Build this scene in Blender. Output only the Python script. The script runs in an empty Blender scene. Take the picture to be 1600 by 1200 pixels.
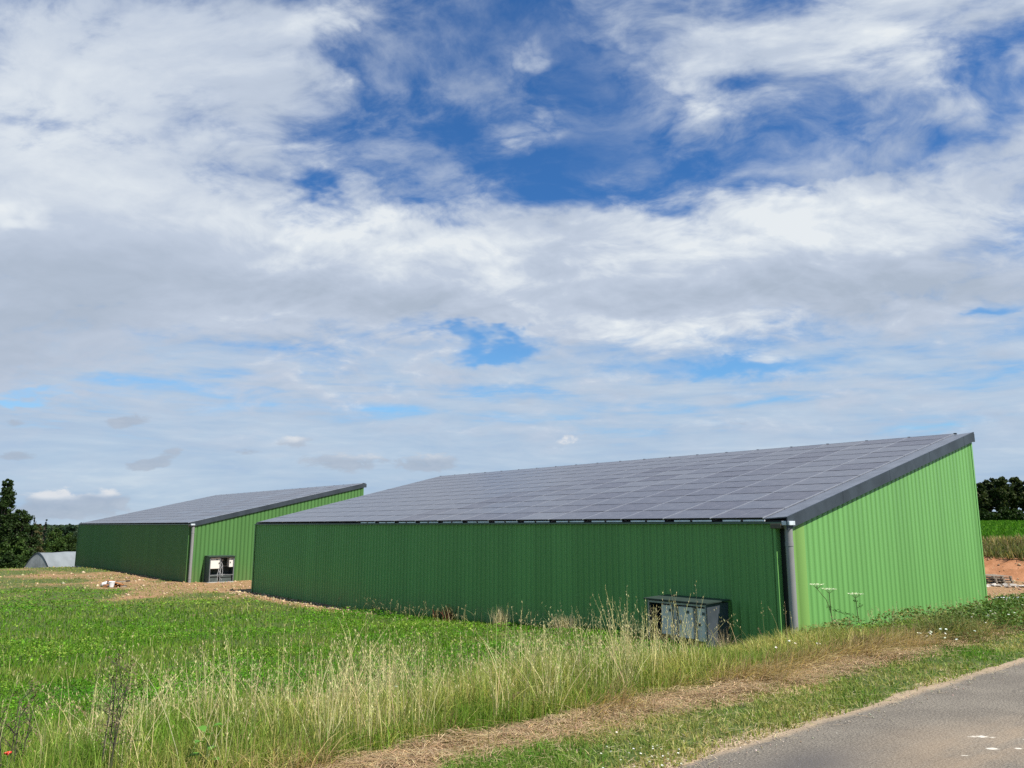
import bpy, math, random
import numpy as np
from mathutils import Vector, Matrix

scene = bpy.context.scene
COL = scene.collection
rng = np.random.default_rng(7)
R = math.radians

# ---- frame of the place: camera at (0,0,1.6) looking along +Y, the road surface at z = 0
UX, UY = -0.638730, 0.769431        # u: away from the road, along the long walls
VX, VY = 0.769431, 0.638730         # v: along the road and the gable walls
R0 = (1.201, 5.667)                 # a point on the road's edge
EYE = 1.6
BASE = -2.4                         # level of the building platform
ROT = math.atan2(VY, VX)

SKY_STRENGTH = .1
CLOUD_GAIN = .60
SKY_TINT = (.25, .55, .86)
SKY_TINT_LOW = (.50, .80, 1.0)
EXPOSURE = .62

scene.view_settings.view_transform = 'Standard'
scene.view_settings.look = 'None'
scene.view_settings.exposure = EXPOSURE
scene.view_settings.gamma = 1
scene.render.engine = 'CYCLES'
scene.cycles.use_denoising = False
scene.cycles.use_adaptive_sampling = False
scene.cycles.denoiser = 'OPENIMAGEDENOISE'
scene.cycles.max_bounces = 6
scene.cycles.diffuse_bounces = 3
scene.cycles.glossy_bounces = 2
scene.cycles.transmission_bounces = 4
scene.cycles.transparent_max_bounces = 8

cam_d = bpy.data.cameras.new('camera'); cam = bpy.data.objects.new('camera', cam_d); COL.objects.link(cam)
cam_d.sensor_width = 36; cam_d.lens = 1235 / 1600 * 36; cam_d.clip_end = 5000; cam_d.clip_start = .05
cam.location = (0, 0, EYE); cam.rotation_euler = (R(90 + 10.1455), 0, 0)
scene.camera = cam

# ---------------------------------------------------------------- world
SUN_EL = math.radians(57)
# sun stands behind the viewer's right shoulder: direction towards the sun, in the ground plane
SUN_H = (-UX * math.cos(math.radians(13)) + VX * math.sin(math.radians(13)),
         -UY * math.cos(math.radians(13)) + VY * math.sin(math.radians(13)))

class NG:
    """tiny node-writing helper"""
    def __init__(self, nt):
        self.nt = nt; self.n = nt.nodes; self.l = nt.links
    def new(self, t, **k):
        x = self.n.new(t)
        for a, b in k.items(): setattr(x, a, b)
        return x
    def put(self, sock, v):
        if v is None: return
        if hasattr(v, 'is_output') or isinstance(v, bpy.types.NodeSocket): self.l.new(v, sock)
        else: sock.default_value = v
    def math(self, op, a, b=None, c=None, clamp=False):
        x = self.new('ShaderNodeMath', operation=op, use_clamp=clamp)
        self.put(x.inputs[0], a); self.put(x.inputs[1], b); self.put(x.inputs[2], c)
        return x.outputs[0]
    def vmath(self, op, a, b=None, scale=None):
        x = self.new('ShaderNodeVectorMath', operation=op)
        self.put(x.inputs[0], a)
        if b is not None: self.put(x.inputs[1], b)
        if scale is not None: self.put(x.inputs[3], scale)
        return x.outputs[1] if op in ('LENGTH', 'DOT_PRODUCT') else x.outputs[0]
    def noise(self, vec, scale, detail=4, rough=.5, dist=0., lac=2.0, out=0):
        x = self.new('ShaderNodeTexNoise')
        self.put(x.inputs['Vector'], vec)
        x.inputs['Scale'].default_value = scale; x.inputs['Detail'].default_value = detail
        x.inputs['Roughness'].default_value = rough; x.inputs['Distortion'].default_value = dist
        x.inputs['Lacunarity'].default_value = lac
        return x.outputs[out]
    def mapping(self, vec, loc=(0, 0, 0), rot=(0, 0, 0), scale=(1, 1, 1), kind='POINT'):
        x = self.new('ShaderNodeMapping', vector_type=kind)
        self.put(x.inputs[0], vec)
        x.inputs['Location'].default_value = loc; x.inputs['Rotation'].default_value = rot; x.inputs['Scale'].default_value = scale
        return x.outputs[0]
    def ramp(self, fac, stops, interp='LINEAR'):
        x = self.new('ShaderNodeValToRGB'); x.color_ramp.interpolation = interp
        e = x.color_ramp.elements
        while len(e) > 1: e.remove(e[0])
        e[0].position = stops[0][0]; e[0].color = (*stops[0][1], 1)
        for p_, c_ in stops[1:]:
            k = e.new(p_); k.color = (*c_, 1)
        self.put(x.inputs[0], fac)
        return x.outputs[0]
    def mix(self, fac, a, b, blend='MIX'):
        x = self.new('ShaderNodeMix', data_type='RGBA', blend_type=blend)
        self.put(x.inputs[0], fac)
        self.put(x.inputs[6], (*a, 1) if isinstance(a, tuple) and len(a) == 3 else a)
        self.put(x.inputs[7], (*b, 1) if isinstance(b, tuple) and len(b) == 3 else b)
        return x.outputs[2]
    def smooth(self, v, lo, hi, a=0., b=1.):
        x = self.new('ShaderNodeMapRange', interpolation_type='SMOOTHSTEP')
        self.put(x.inputs[0], v)
        for i, q in enumerate((lo, hi, a, b)): x.inputs[i + 1].default_value = q
        return x.outputs[0]
    def comb(self, x_, y_, z_=0.):
        x = self.new('ShaderNodeCombineXYZ')
        for i, q in enumerate((x_, y_, z_)): self.put(x.inputs[i], q)
        return x.outputs[0]
    def sep(self, v):
        x = self.new('ShaderNodeSeparateXYZ'); self.put(x.inputs[0], v)
        return x.outputs

COVER = [(-31.2, 22.2, 22.6, 17.5, 12, 0.75), (-20.4, 30.1, 13.4, 6.5, 9, 0.3), (-18.4, 33.9, 7.9, 2.2, 9, 0.55), (-29.0, 30.3, 13.8, 4.3, 13, 0.35), (1.0, 33.8, 20.4, 6.6, -1, -0.6), (-12.0, 31.2, 11.2, 2.8, -15, -0.35), (1.5, 24.9, 19.8, 4.8, -6, -0.6), (9.9, 28.2, 9.7, 6.2, -4, -0.5), (-5.0, 28.8, 9.0, 3.7, 2, -0.1), (1.5, 27.0, 4.5, 2.5, 24, 0.45), (3.7, 28.3, 2.7, 1.7, -22, 0.35), (0.7, 26.0, 3.0, 1.3, 0, 0.35), (1.0, 32.2, 3.6, 1.6, -1, 0.55), (-8.9, 27.8, 7.3, 2.5, 14, 0.3), (24.8, 30.1, 20.1, 8.5, -11, 0.55), (12.1, 33.9, 11.3, 3.0, -16, 0.5), (14.3, 28.8, 6.1, 3.6, -41, 0.7), (12.1, 23.3, 7.1, 1.7, -5, 0.35), (21.7, 23.3, 11.1, 2.0, 0, -0.55), (33.1, 26.0, 3.9, 1.4, -24, -0.35), (18.6, 30.0, 3.2, 1.2, -8, -0.3), (31.4, 23.7, 5.1, 1.5, 2, -0.25), (4.8, 17.5, 57.4, 7.3, -1, 1.1), (26.3, 19.1, 19.6, 4.9, -1, 0.5), (34.7, 21.8, 4.0, 3.3, 6, 0.4), (-0.7, 12.9, 5.7, 1.4, 0, -1.5), (15.7, 10.7, 10.5, 1.1, 0, -0.95), (-30.3, 8.7, 5.3, 0.5, 5, -0.6), (32.4, 13.0, 3.7, 0.6, 4, -0.8), (-15.8, 22.7, 2.7, 1.3, -4, -0.55), (-18.5, 14.9, 34.6, 7.9, 5, 0.4)]
BRIGHT = [(-11.5, 20.1, 22.5, 3.1, -3, 0.38), (23.1, 19.4, 24.7, 3.7, -4, 0.4), (2.4, 17.5, 16.9, 3.2, -1, 0.22), (13.1, 13.1, 12.6, 2.3, -3, 0.35), (-31.6, 25.6, 15.4, 11.0, 13, 0.32), (-15.1, 34.4, 10.6, 2.2, 7, 0.25), (-33.7, 18.8, 2.4, 1.1, 11, 0.3), (2.2, 27.4, 4.0, 2.5, -1, 0.2), (14.3, 29.0, 5.7, 3.2, -6, 0.35), (26.1, 31.0, 14.4, 4.4, -12, 0.15), (25.9, 28.8, 8.2, 2.2, -17, 0.25), (-30.9, 15.2, 10.7, 3.6, 1, -0.42), (-15.0, 15.9, 18.0, 2.2, -6, -0.3), (26.0, 15.6, 18.6, 2.5, -4, -0.42), (10.5, 16.6, 12.1, 2.7, -8, -0.25), (-33.7, 12.0, 8.6, 2.3, 8, -0.35), (-24.5, 11.0, 19.7, 2.1, 5, -0.15)]
PUFF = [(-26.1, 6.7, 2.3, 0.8, 8, 0.9), (-32.1, 4.2, 2.0, 0.5, 3, 0.9), (-32.5, 6.2, 1.3, 0.5, 4, 0.7), (-24.7, 3.9, 2.5, 0.7, 7, 1.0), (-23.4, 4.7, 1.6, 0.6, 12, 0.7), (-15.6, 5.8, 2.1, 0.7, 2, 0.8), (-11.9, 4.4, 4.4, 1.1, 1, 1.0), (-6.0, 4.4, 3.9, 1.1, 0, 1.0), (-18.4, 5.0, 1.7, 0.4, 2, 0.7), (3.7, 6.0, 2.8, 0.8, 15, 0.6), (-29.8, 1.4, 2.9, 1.3, 1, 1.0), (-27.0, 1.7, 2.2, 1.1, 1, 0.9), (-28.9, 0.8, 6.0, 0.8, 0, 0.7), (15.5, 6.9, 3.9, 0.6, -2, 0.35)]
PUFFLIT = [(-29.9, 2.1, 2.6, 0.8, 1, 1.0), (-27.0, 2.2, 1.8, 0.6, 1, 0.9), (-15.7, 6.0, 1.7, 0.5, 2, 0.6), (3.9, 6.1, 2.3, 0.6, 0, 0.8), (-11.0, 4.9, 3.6, 0.5, 1, 0.4), (-6.0, 4.9, 2.8, 0.5, 0, 0.35)]


def build_world():
    w = bpy.data.worlds.new('World'); scene.world = w; w.use_nodes = True
    nt = w.node_tree; nt.nodes.clear(); g = NG(nt)
    sky = g.new('ShaderNodeTexSky', sky_type='NISHITA', sun_disc=False)
    sky.sun_elevation = SUN_EL
    sky.sun_rotation = math.atan2(SUN_H[0], SUN_H[1])
    sky.altitude = 100; sky.air_density = 1.0; sky.dust_density = .6; sky.ozone_density = 2.0
    d = g.new('ShaderNodeTexCoord').outputs['Generated']
    X, Y, Z = g.sep(d)
    DEG = 180 / math.pi
    az = g.math('MULTIPLY', g.math('ARCTAN2', X, Y), DEG)
    el = g.math('MULTIPLY', g.math('ARCSINE', Z), DEG)
    # wobble the sky coordinates a little so that the cloud masses get uneven outlines
    zz = g.math('ADD', g.math('MAXIMUM', Z, 0.0), .30)
    q = g.comb(g.math('DIVIDE', X, zz), g.math('DIVIDE', Y, zz), 0.)       # cloud-deck plane
    wob = g.noise(g.mapping(q, loc=(3.1, 7.7, 0)), 2.3, 5, .6, out=1)
    wob = g.vmath('SCALE', g.vmath('SUBTRACT', wob, (.5, .5, .5)), scale=20.0)
    E = g.vmath('ADD', g.comb(az, el, 0.), g.vmath('MULTIPLY', wob, (1.0, .45, 0)))
    E0 = g.comb(az, el, 0.)
    def field(blobs, coords, start):
        acc = start
        for (a, e, ra, re_, rot, wt) in blobs:
            m = g.mapping(coords, loc=(a, e, 0), rot=(0, 0, math.radians(rot)), scale=(ra * 1.0, re_ * 1.0, 50), kind='TEXTURE')
            s = g.new('ShaderNodeTexGradient', gradient_type='SPHERICAL'); g.l.new(m, s.inputs[0])
            sm = g.smooth(s.outputs['Fac'], 0, .85)
            acc = g.math('MULTIPLY_ADD', sm, wt, acc)
        return acc
    # ---- main deck
    qa = g.mapping(q, rot=(0, 0, .5), scale=(1.0, 1.25, 1))
    warp = g.vmath('SCALE', g.vmath('SUBTRACT', g.noise(qa, 2.2, 3, .5, out=1), (.5, .5, .5)), scale=.30)
    qw = g.vmath('ADD', qa, warp)
    n1 = g.noise(qw, 3.1, 9, .58, .0)
    n1b = g.noise(g.vmath('ADD', qw, (.022, -.032, 0)), 3.1, 9, .58, .0)
    n2 = g.noise(g.mapping(qw, loc=(11, 4, 0)), 13.0, 6, .60)
    cov = field(COVER, E, .02)
    lowel = g.smooth(el, 9.5, 3.0)                 # the deck thickens to a veil near the horizon
    dens = g.math('MULTIPLY_ADD', g.math('SUBTRACT', n1, .5), 2.8, cov)
    dens = g.math('MULTIPLY_ADD', g.math('SUBTRACT', n2, .5), 1.25, dens)
    mask = g.smooth(dens, -.20, .80)
    # thin wisps that drift over the blue
    wn = g.noise(g.mapping(qw, loc=(2, 9, 0), scale=(1.0, 1.1, 1)), 5.0, 9, .62, .0)
    wisp = g.math('MULTIPLY', g.smooth(wn, .38, .74), .74)
    wisp = g.math('MULTIPLY', wisp, g.smooth(cov, -1.0, -.15))
    mask = g.math('MAXIMUM', mask, wisp)
    # ---- brightness of the deck
    br = field(BRIGHT, E, .50)
    lit = g.math('MULTIPLY', g.math('SUBTRACT', n1, n1b), 2.2)
    br = g.math('ADD', br, g.math('MULTIPLY', lit, g.smooth(az, -30, -12, .45, 1.)))
    n3 = g.noise(g.mapping(qw, loc=(-5, 2, 0)), 5.5, 6, .55)
    br = g.math('MULTIPLY_ADD', g.math('SUBTRACT', n3, .5), g.smooth(az, -30, -12, .24, .80), br)
    br = g.math('MULTIPLY_ADD', g.math('SUBTRACT', n2, .5), g.smooth(az, -30, -12, .12, .32), br)
    ccol = g.ramp(br, [(0.0, (.45, .53, .65)), (.3, (.51, .59, .72)), (.6, (.58, .66, .79)), (.95, (.81, .87, .93)), (1.0, (.86, .91, .95))])
    # ---- low streaky veil
    qs = g.comb(g.math('MULTIPLY', az, .035), g.math('MULTIPLY', el, .22), 0.)
    wv = g.vmath('SCALE', g.vmath('SUBTRACT', g.noise(qs, 1.3, 3, .5, out=1), (.5, .5, .5)), scale=.5)
    st = g.noise(g.vmath('ADD', qs, wv), 2.6, 8, .58)
    st2 = g.noise(g.mapping(g.vmath('ADD', qs, wv), loc=(5, 1.3, 0), scale=(1.5, 1.6, 1)), 5.0, 6, .6)
    vcol = g.ramp(g.math('MULTIPLY_ADD', g.math('SUBTRACT', st2, .5), .5, st),
                  [(.28, (.41, .55, .76)), (.45, (.47, .60, .77)), (.60, (.53, .65, .80)), (.75, (.63, .73, .84))])
    vden = g.math('MULTIPLY', g.smooth(el, 17.5, 9.5), g.smooth(g.math('ADD', st, g.math('MULTIPLY', lowel, .2)), .30, .56))
    # clear gaps cut through the veil too
    vden = g.math('MULTIPLY', vden, g.smooth(cov, -.75, .15))
    # ---- small low cumulus
    pn = g.noise(g.comb(g.math('MULTIPLY', az, .30), g.math('MULTIPLY', el, .65), 0.), 1.9, 7, .62, .3)
    pc = field(PUFF, E0, 0.)
    pm = g.smooth(g.math('MULTIPLY_ADD', g.math('SUBTRACT', pn, .5), 2.2, pc), .34, .80)
    pm = g.math('MULTIPLY', pm, g.smooth(pc, .02, .25))
    pb = field(PUFFLIT, E0, .22)
    pb = g.math('MULTIPLY_ADD', g.math('SUBTRACT', pn, .5), .9, pb)
    pcol = g.ramp(pb, [(0.0, (.36, .43, .54)), (.4, (.50, .56, .66)), (.8, (.80, .82, .85)), (1.0, (.95, .93, .92))])
    # ---- composite.  cloud colours are radiances: divide by the background strength
    blue = g.mix(1.0, sky.outputs[0], g.mix(g.smooth(el, 24, 8), SKY_TINT, SKY_TINT_LOW), 'MULTIPLY')
    K = 1 / SKY_STRENGTH * CLOUD_GAIN
    c = g.mix(vden, blue, g.vmath('SCALE', vcol, scale=K))
    c = g.mix(g.math('MULTIPLY', mask, g.math('SUBTRACT', 1.0, g.math('MULTIPLY', lowel, .75))), c, g.vmath('SCALE', ccol, scale=K))
    c = g.mix(g.math('MULTIPLY', pm, .66), c, g.vmath('SCALE', pcol, scale=K))
    # below the horizon: dull ground tone
    c = g.mix(g.smooth(Z, -.002, -.03), c, (.9, 1.0, .7))
    bg = g.new('ShaderNodeBackground'); g.l.new(c, bg.inputs[0]); bg.inputs[1].default_value = SKY_STRENGTH
    out = g.new('ShaderNodeOutputWorld'); g.l.new(bg.outputs[0], out.inputs[0])
    w.cycles.sampling_method = 'MANUAL'; w.cycles.sample_map_resolution = 512
build_world()

sd = bpy.data.lights.new('sun', 'SUN'); so = bpy.data.objects.new('sun', sd); COL.objects.link(so)
sd.energy = 5.0; sd.angle = R(.6); sd.color = (1.0, .955, .88)
ce = math.cos(SUN_EL)
so.rotation_euler = Vector((SUN_H[0] * ce, SUN_H[1] * ce, math.sin(SUN_EL))).to_track_quat('Z', 'Y').to_euler()
so.location = (20, -20, 40)

# ---------------------------------------------------------------- helpers
def link(o, parent=None):
    COL.objects.link(o)
    if parent is not None: o.parent = parent
    return o
def tag(o, label=None, cat=None, group=None, kind=None):
    if label: o['label'] = label
    if cat: o['category'] = cat
    if group: o['group'] = group
    if kind: o['kind'] = kind
    return o
def empty(name, loc, rz=0.):
    o = bpy.data.objects.new(name, None); o.empty_display_size = .3
    o.location = loc; o.rotation_euler = (0, 0, rz)
    return link(o)
def np_mesh(name, V, F, mat, parent=None, smooth=False, facecol=None, mats=None, midx=None):
    """V (n,3), F (m,3|4) arrays -> one mesh object; facecol (m,3) goes to the face attribute 'tint'"""
    V = np.asarray(V, dtype=np.float32); F = np.asarray(F, dtype=np.int32)
    me = bpy.data.meshes.new(name)
    k = F.shape[1]; m = len(F)
    me.vertices.add(len(V)); me.vertices.foreach_set('co', V.ravel())
    me.loops.add(m * k); me.loops.foreach_set('vertex_index', F.ravel())
    me.polygons.add(m)
    me.polygons.foreach_set('loop_start', np.arange(m, dtype=np.int32) * k)
    me.polygons.foreach_set('loop_total', np.full(m, k, dtype=np.int32))
    if smooth: me.polygons.foreach_set('use_smooth', np.ones(m, dtype=bool))
    if midx is not None: me.polygons.foreach_set('material_index', np.asarray(midx, dtype=np.int32))
    if facecol is not None:
        a = me.attributes.new('tint', 'FLOAT_COLOR', 'FACE')
        c = np.ones((m, 4), dtype=np.float32); c[:, :3] = facecol
        a.data.foreach_set('color', c.ravel())
    me.update(calc_edges=True)
    for q in (mats or [mat]): me.materials.append(q)
    o = bpy.data.objects.new(name, me)
    return link(o, parent)

class MB:
    """collects boxes, prisms and tubes; build() links them as one mesh object"""
    def __init__(s): s.v = []; s.f = []; s.mi = []
    def add(s, vs, fs, mi=0):
        b = len(s.v); s.v += [tuple(map(float, q)) for q in vs]
        s.f += [tuple(b + i for i in q) for q in fs]; s.mi += [mi] * len(fs)
    def box(s, a, b, mi=0, M=None):
        (x0, y0, z0), (x1, y1, z1) = a, b
        vs = [Vector(q) for q in ((x0,y0,z0),(x1,y0,z0),(x1,y1,z0),(x0,y1,z0),(x0,y0,z1),(x1,y0,z1),(x1,y1,z1),(x0,y1,z1))]
        if M is not None: vs = [M @ q for q in vs]
        s.add(vs, [(0,3,2,1),(4,5,6,7),(0,1,5,4),(1,2,6,5),(2,3,7,6),(3,0,4,7)], mi)
    def prism(s, prof, fn, a, b, mi=0):
        """profile points (p,q), extruded from a to b; fn(p,q,t) -> xyz"""
        n = len(prof)
        vs = [fn(p, q, a) for p, q in prof] + [fn(p, q, b) for p, q in prof]
        fs = [tuple(range(n))[::-1], tuple(range(n, 2 * n))] + [(i, (i + 1) % n, n + (i + 1) % n, n + i) for i in range(n)]
        s.add(vs, fs, mi)
    def tube(s, pts, rad, seg=8, mi=0, cap=True):
        pts = [Vector(q) for q in pts]; rads = rad if hasattr(rad, '__len__') else [rad] * len(pts)
        vs = []; prev = None
        for i, q in enumerate(pts):
            t = (pts[min(i + 1, len(pts) - 1)] - pts[max(i - 1, 0)]).normalized()
            if prev is None:
                a = t.orthogonal().normalized()
            else:
                a = (prev - t * prev.dot(t)).normalized()
            prev = a; b = t.cross(a)
            for j in range(seg):
                w = 2 * math.pi * j / seg
                vs.append(q + (a * math.cos(w) + b * math.sin(w)) * rads[i])
        fs = [(i * seg + j, i * seg + (j + 1) % seg, (i + 1) * seg + (j + 1) % seg, (i + 1) * seg + j) for i in range(len(pts) - 1) for j in range(seg)]
        if cap: fs += [tuple(range(seg))[::-1], tuple(range((len(pts) - 1) * seg, len(pts) * seg))]
        s.add(vs, fs, mi)
    def build(s, name, mat, parent=None, smooth=False, bevel=0.):
        me = bpy.data.meshes.new(name); me.from_pydata(s.v, [], s.f); me.update()
        for q in (mat if isinstance(mat, (list, tuple)) else [mat]): me.materials.append(q)
        me.polygons.foreach_set('material_index', s.mi)
        if smooth:
            me.polygons.foreach_set('use_smooth', [True] * len(me.polygons))
            me.set_sharp_from_angle(angle=R(40))
        o = bpy.data.objects.new(name, me); link(o, parent)
        if bevel:
            m = o.modifiers.new('edge', 'BEVEL'); m.width = bevel; m.segments = 2; m.limit_method = 'ANGLE'
        return o

# smooth value noise, for laying out plants and bumps
_T = np.random.default_rng(3).random((256, 256)).astype(np.float32)
def vnoise(x, y, sc):
    x = np.asarray(x, float) / sc + 1000; y = np.asarray(y, float) / sc + 1000
    xi = np.floor(x).astype(int); yi = np.floor(y).astype(int); fx = x - xi; fy = y - yi
    fx = fx * fx * (3 - 2 * fx); fy = fy * fy * (3 - 2 * fy)
    g = lambda a, b: _T[a & 255, b & 255]
    return (g(xi, yi) * (1 - fx) + g(xi + 1, yi) * fx) * (1 - fy) + (g(xi, yi + 1) * (1 - fx) + g(xi + 1, yi + 1) * fx) * fy
def fbm(x, y, sc, n=4):
    a = 0; t = 0
    for i in range(n):
        a = a + vnoise(x + 37.3 * i, y - 51.7 * i, sc / 2 ** i) * .55 ** i; t += .55 ** i
    return a / t
def sm(x, a, b):
    t = np.clip((np.asarray(x, float) - a) / (b - a), 0, 1)
    return t * t * (3 - 2 * t)

# ---------------------------------------------------------------- materials
def mat(name):
    m = bpy.data.materials.new(name); m.use_nodes = True
    nt = m.node_tree; g = NG(nt)
    return m, g, nt.nodes['Principled BSDF']
def simple(name, col, rough=.5, metal=0., spec=.5, var=.12, scale=6., bump=0., dirt=None):
    m, g, b = mat(name)
    tc = g.new('ShaderNodeTexCoord').outputs['Object']
    n = g.noise(tc, scale, 5, .6)
    c = g.mix(g.smooth(n, .3, .7), tuple(q * (1 - var) for q in col), tuple(min(1, q * (1 + var)) for q in col))
    if dirt:
        n2 = g.noise(tc, scale * .37, 6, .65)
        c = g.mix(g.smooth(n2, .55, .75, 0, .6), c, dirt)
    g.l.new(c, b.inputs['Base Color']); b.inputs['Roughness'].default_value = rough
    b.inputs['Metallic'].default_value = metal; b.inputs['Specular IOR Level'].default_value = spec
    if bump:
        bp = g.new('ShaderNodeBump'); bp.inputs['Strength'].default_value = bump; bp.inputs['Distance'].default_value = .02
        g.l.new(n, bp.inputs['Height']); g.l.new(bp.outputs[0], b.inputs['Normal'])
    return m
def cladding(name, col, rough=.40):
    """coated sheet steel: slight panel to panel shade drift, faint streaks and a splash zone of soil at the foot"""
    m, g, b = mat(name)
    tc = g.new('ShaderNodeTexCoord').outputs['Object']
    n = g.noise(g.mapping(tc, scale=(1.1, 1.1, .12)), 1.0, 4, .6)
    sheet = g.new('ShaderNodeTexWhiteNoise', noise_dimensions='2D')
    sx, sy, sz = g.sep(tc)
    g.l.new(g.comb(g.math('FLOOR', g.math('MULTIPLY', sx, .97)), g.math('FLOOR', g.math('MULTIPLY', sy, .97)), 0), sheet.inputs['Vector'])
    f = g.math('MULTIPLY_ADD', g.math('SUBTRACT', sheet.outputs[0], .5), .35, n)
    c = g.mix(g.smooth(f, .2, .8), tuple(q * .92 for q in col), tuple(q * 1.06 for q in col))
    st = g.noise(g.mapping(tc, scale=(5, 5, .5)), 1.3, 5, .7)
    foot = g.math('MULTIPLY', g.smooth(sz, 1.7, .0), g.smooth(st, .30, .80))
    c = g.mix(g.math('MULTIPLY', foot, .42), c, (.20, .145, .085))  # slight dirt plus the reflection of brown soil, put into the colour
    g.l.new(c, b.inputs['Base Color'])
    g.l.new(g.math('MULTIPLY_ADD', n, .12, rough - .06), b.inputs['Roughness'])
    b.inputs['Specular IOR Level'].default_value = .22
    bp = g.new('ShaderNodeBump'); bp.inputs['Strength'].default_value = .12; bp.inputs['Distance'].default_value = .02
    g.l.new(g.noise(g.mapping(tc, scale=(1, 1, .35)), 2.2, 3, .5), bp.inputs['Height']); g.l.new(bp.outputs[0], b.inputs['Normal'])
    return m
def leafy(name, rough=.55, trans=.35, gloss=.25):
    """blades and leaves: colour from the face attribute 'tint'"""
    m, g, b = mat(name)
    at = g.new('ShaderNodeAttribute', attribute_name='tint').outputs['Color']
    g.l.new(at, b.inputs['Base Color']); b.inputs['Roughness'].default_value = rough
    b.inputs['Specular IOR Level'].default_value = gloss
    t = g.new('ShaderNodeBsdfTranslucent')
    g.l.new(g.mix(1.0, at, (1.25, 1.30, .7), 'MULTIPLY'), t.inputs['Color'])
    ms = g.new('ShaderNodeMixShader'); ms.inputs[0].default_value = trans
    g.l.new(b.outputs[0], ms.inputs[1]); g.l.new(t.outputs[0], ms.inputs[2])
    g.l.new(ms.outputs[0], g.n['Material Output'].inputs[0])
    return m

M = {}
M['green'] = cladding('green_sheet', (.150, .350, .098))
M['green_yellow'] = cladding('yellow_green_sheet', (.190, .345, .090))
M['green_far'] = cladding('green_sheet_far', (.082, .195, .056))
M['flash'] = simple('anthracite_flashing', (.036, .046, .056), .5, .0, .30, .22, 1.2)
M['green_trim'] = simple('dark_green_trim', (.085, .145, .090), .42, 0, .5, .1, 2)
M['gutter_cap'] = simple('pale_cap', (.55, .60, .62), .4)
M['hopper'] = simple('brown_hopper', (.090, .075, .045), .5)
M['pvc'] = simple('grey_pvc', (.25, .245, .235), .38, 0, .5, .06, 2)
M['pale_strip'] = simple('pale_strip', (.72, .76, .78), .5)
M['black'] = simple('black_metal', (.008, .009, .010), .6)
M['steel'] = simple('galvanised', (.30, .32, .33), .45, .6, .5, .15, 9)
M['zinc'] = simple('zinc_sheet', (.13, .165, .215), .33, .35, .5, .30, 2.2)
M['cab'] = simple('anthracite_cabinet', (.055, .066, .078), .42, 0, .5, .12, 3)
M['cab_lid'] = simple('grey_green_lid', (.030, .044, .038), .45, 0, .5, .1, 3)
M['inv'] = simple('white_inverter', (.70, .67, .61), .4, 0, .5, .04, 3)
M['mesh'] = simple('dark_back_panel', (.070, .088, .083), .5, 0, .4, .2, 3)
M['edge'] = simple('roof_edge_sheet', (.085, .092, .108), .26, 0, .6, .30, 1.6)
M['concrete'] = simple('concrete', (.48, .44, .38), .85, 0, .3, .15, 8, .4)
M['cable'] = simple('grey_cable', (.50, .50, .50), .5)
M['bark'] = simple('bark', (.085, .068, .050), .9, 0, .2, .3, 4, .5)
M['stem'] = simple('green_stem', (.11, .17, .045), .6)
M['leaf'] = leafy('foliage', .55, .24, .12)
M['blade'] = leafy('grass_blades', .6, .36, .1)
M['straw'] = leafy('dry_grass', .65, .25, .25)
M['petal'] = simple('white_petals', (.78, .78, .70), .6)

def glass_mat():
    m, g, b = mat('solar_glass')
    tc = g.new('ShaderNodeTexCoord').outputs['Object']
    sx, sy, sz = g.sep(tc)
    # cell grid: thin pale busbar wires across the panel, darker gaps between cells
    wy = g.math('FRACT', g.math('MULTIPLY', sy, 1 / .0218))
    wire = g.smooth(g.math('ABSOLUTE', g.math('SUBTRACT', wy, .5)), .44, .47)
    cell = g.smooth(g.math('ABSOLUTE', g.math('SUBTRACT', g.math('FRACT', g.math('MULTIPLY', sx, 1 / .186)), .5)), .470, .490)
    oi = g.new('ShaderNodeObjectInfo').outputs['Random']
    c = g.mix(oi, (.020, .023, .034), (.023, .024, .035))
    c = g.mix(g.math('MULTIPLY', cell, .5), c, (.10, .10, .11))
    c = g.mix(g.math('MULTIPLY', wire, .10), c, (.25, .25, .27))
    dust = g.noise(tc, 3.1, 5, .6)
    c = g.mix(g.smooth(dust, .35, .8, .14, .27), c, (.32, .30, .31))
    g.l.new(c, b.inputs['Base Color'])
    g.l.new(g.math('MULTIPLY_ADD', oi, .10, .22), b.inputs['Roughness'])
    b.inputs['Specular IOR Level'].default_value = .55
    return m
M['glass'] = glass_mat()
M['pv_frame'] = simple('panel_frame_pale', (.40, .41, .43), .4, .6)
M['pv_dark'] = simple('panel_frame_dark', (.02, .02, .022), .5)

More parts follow.
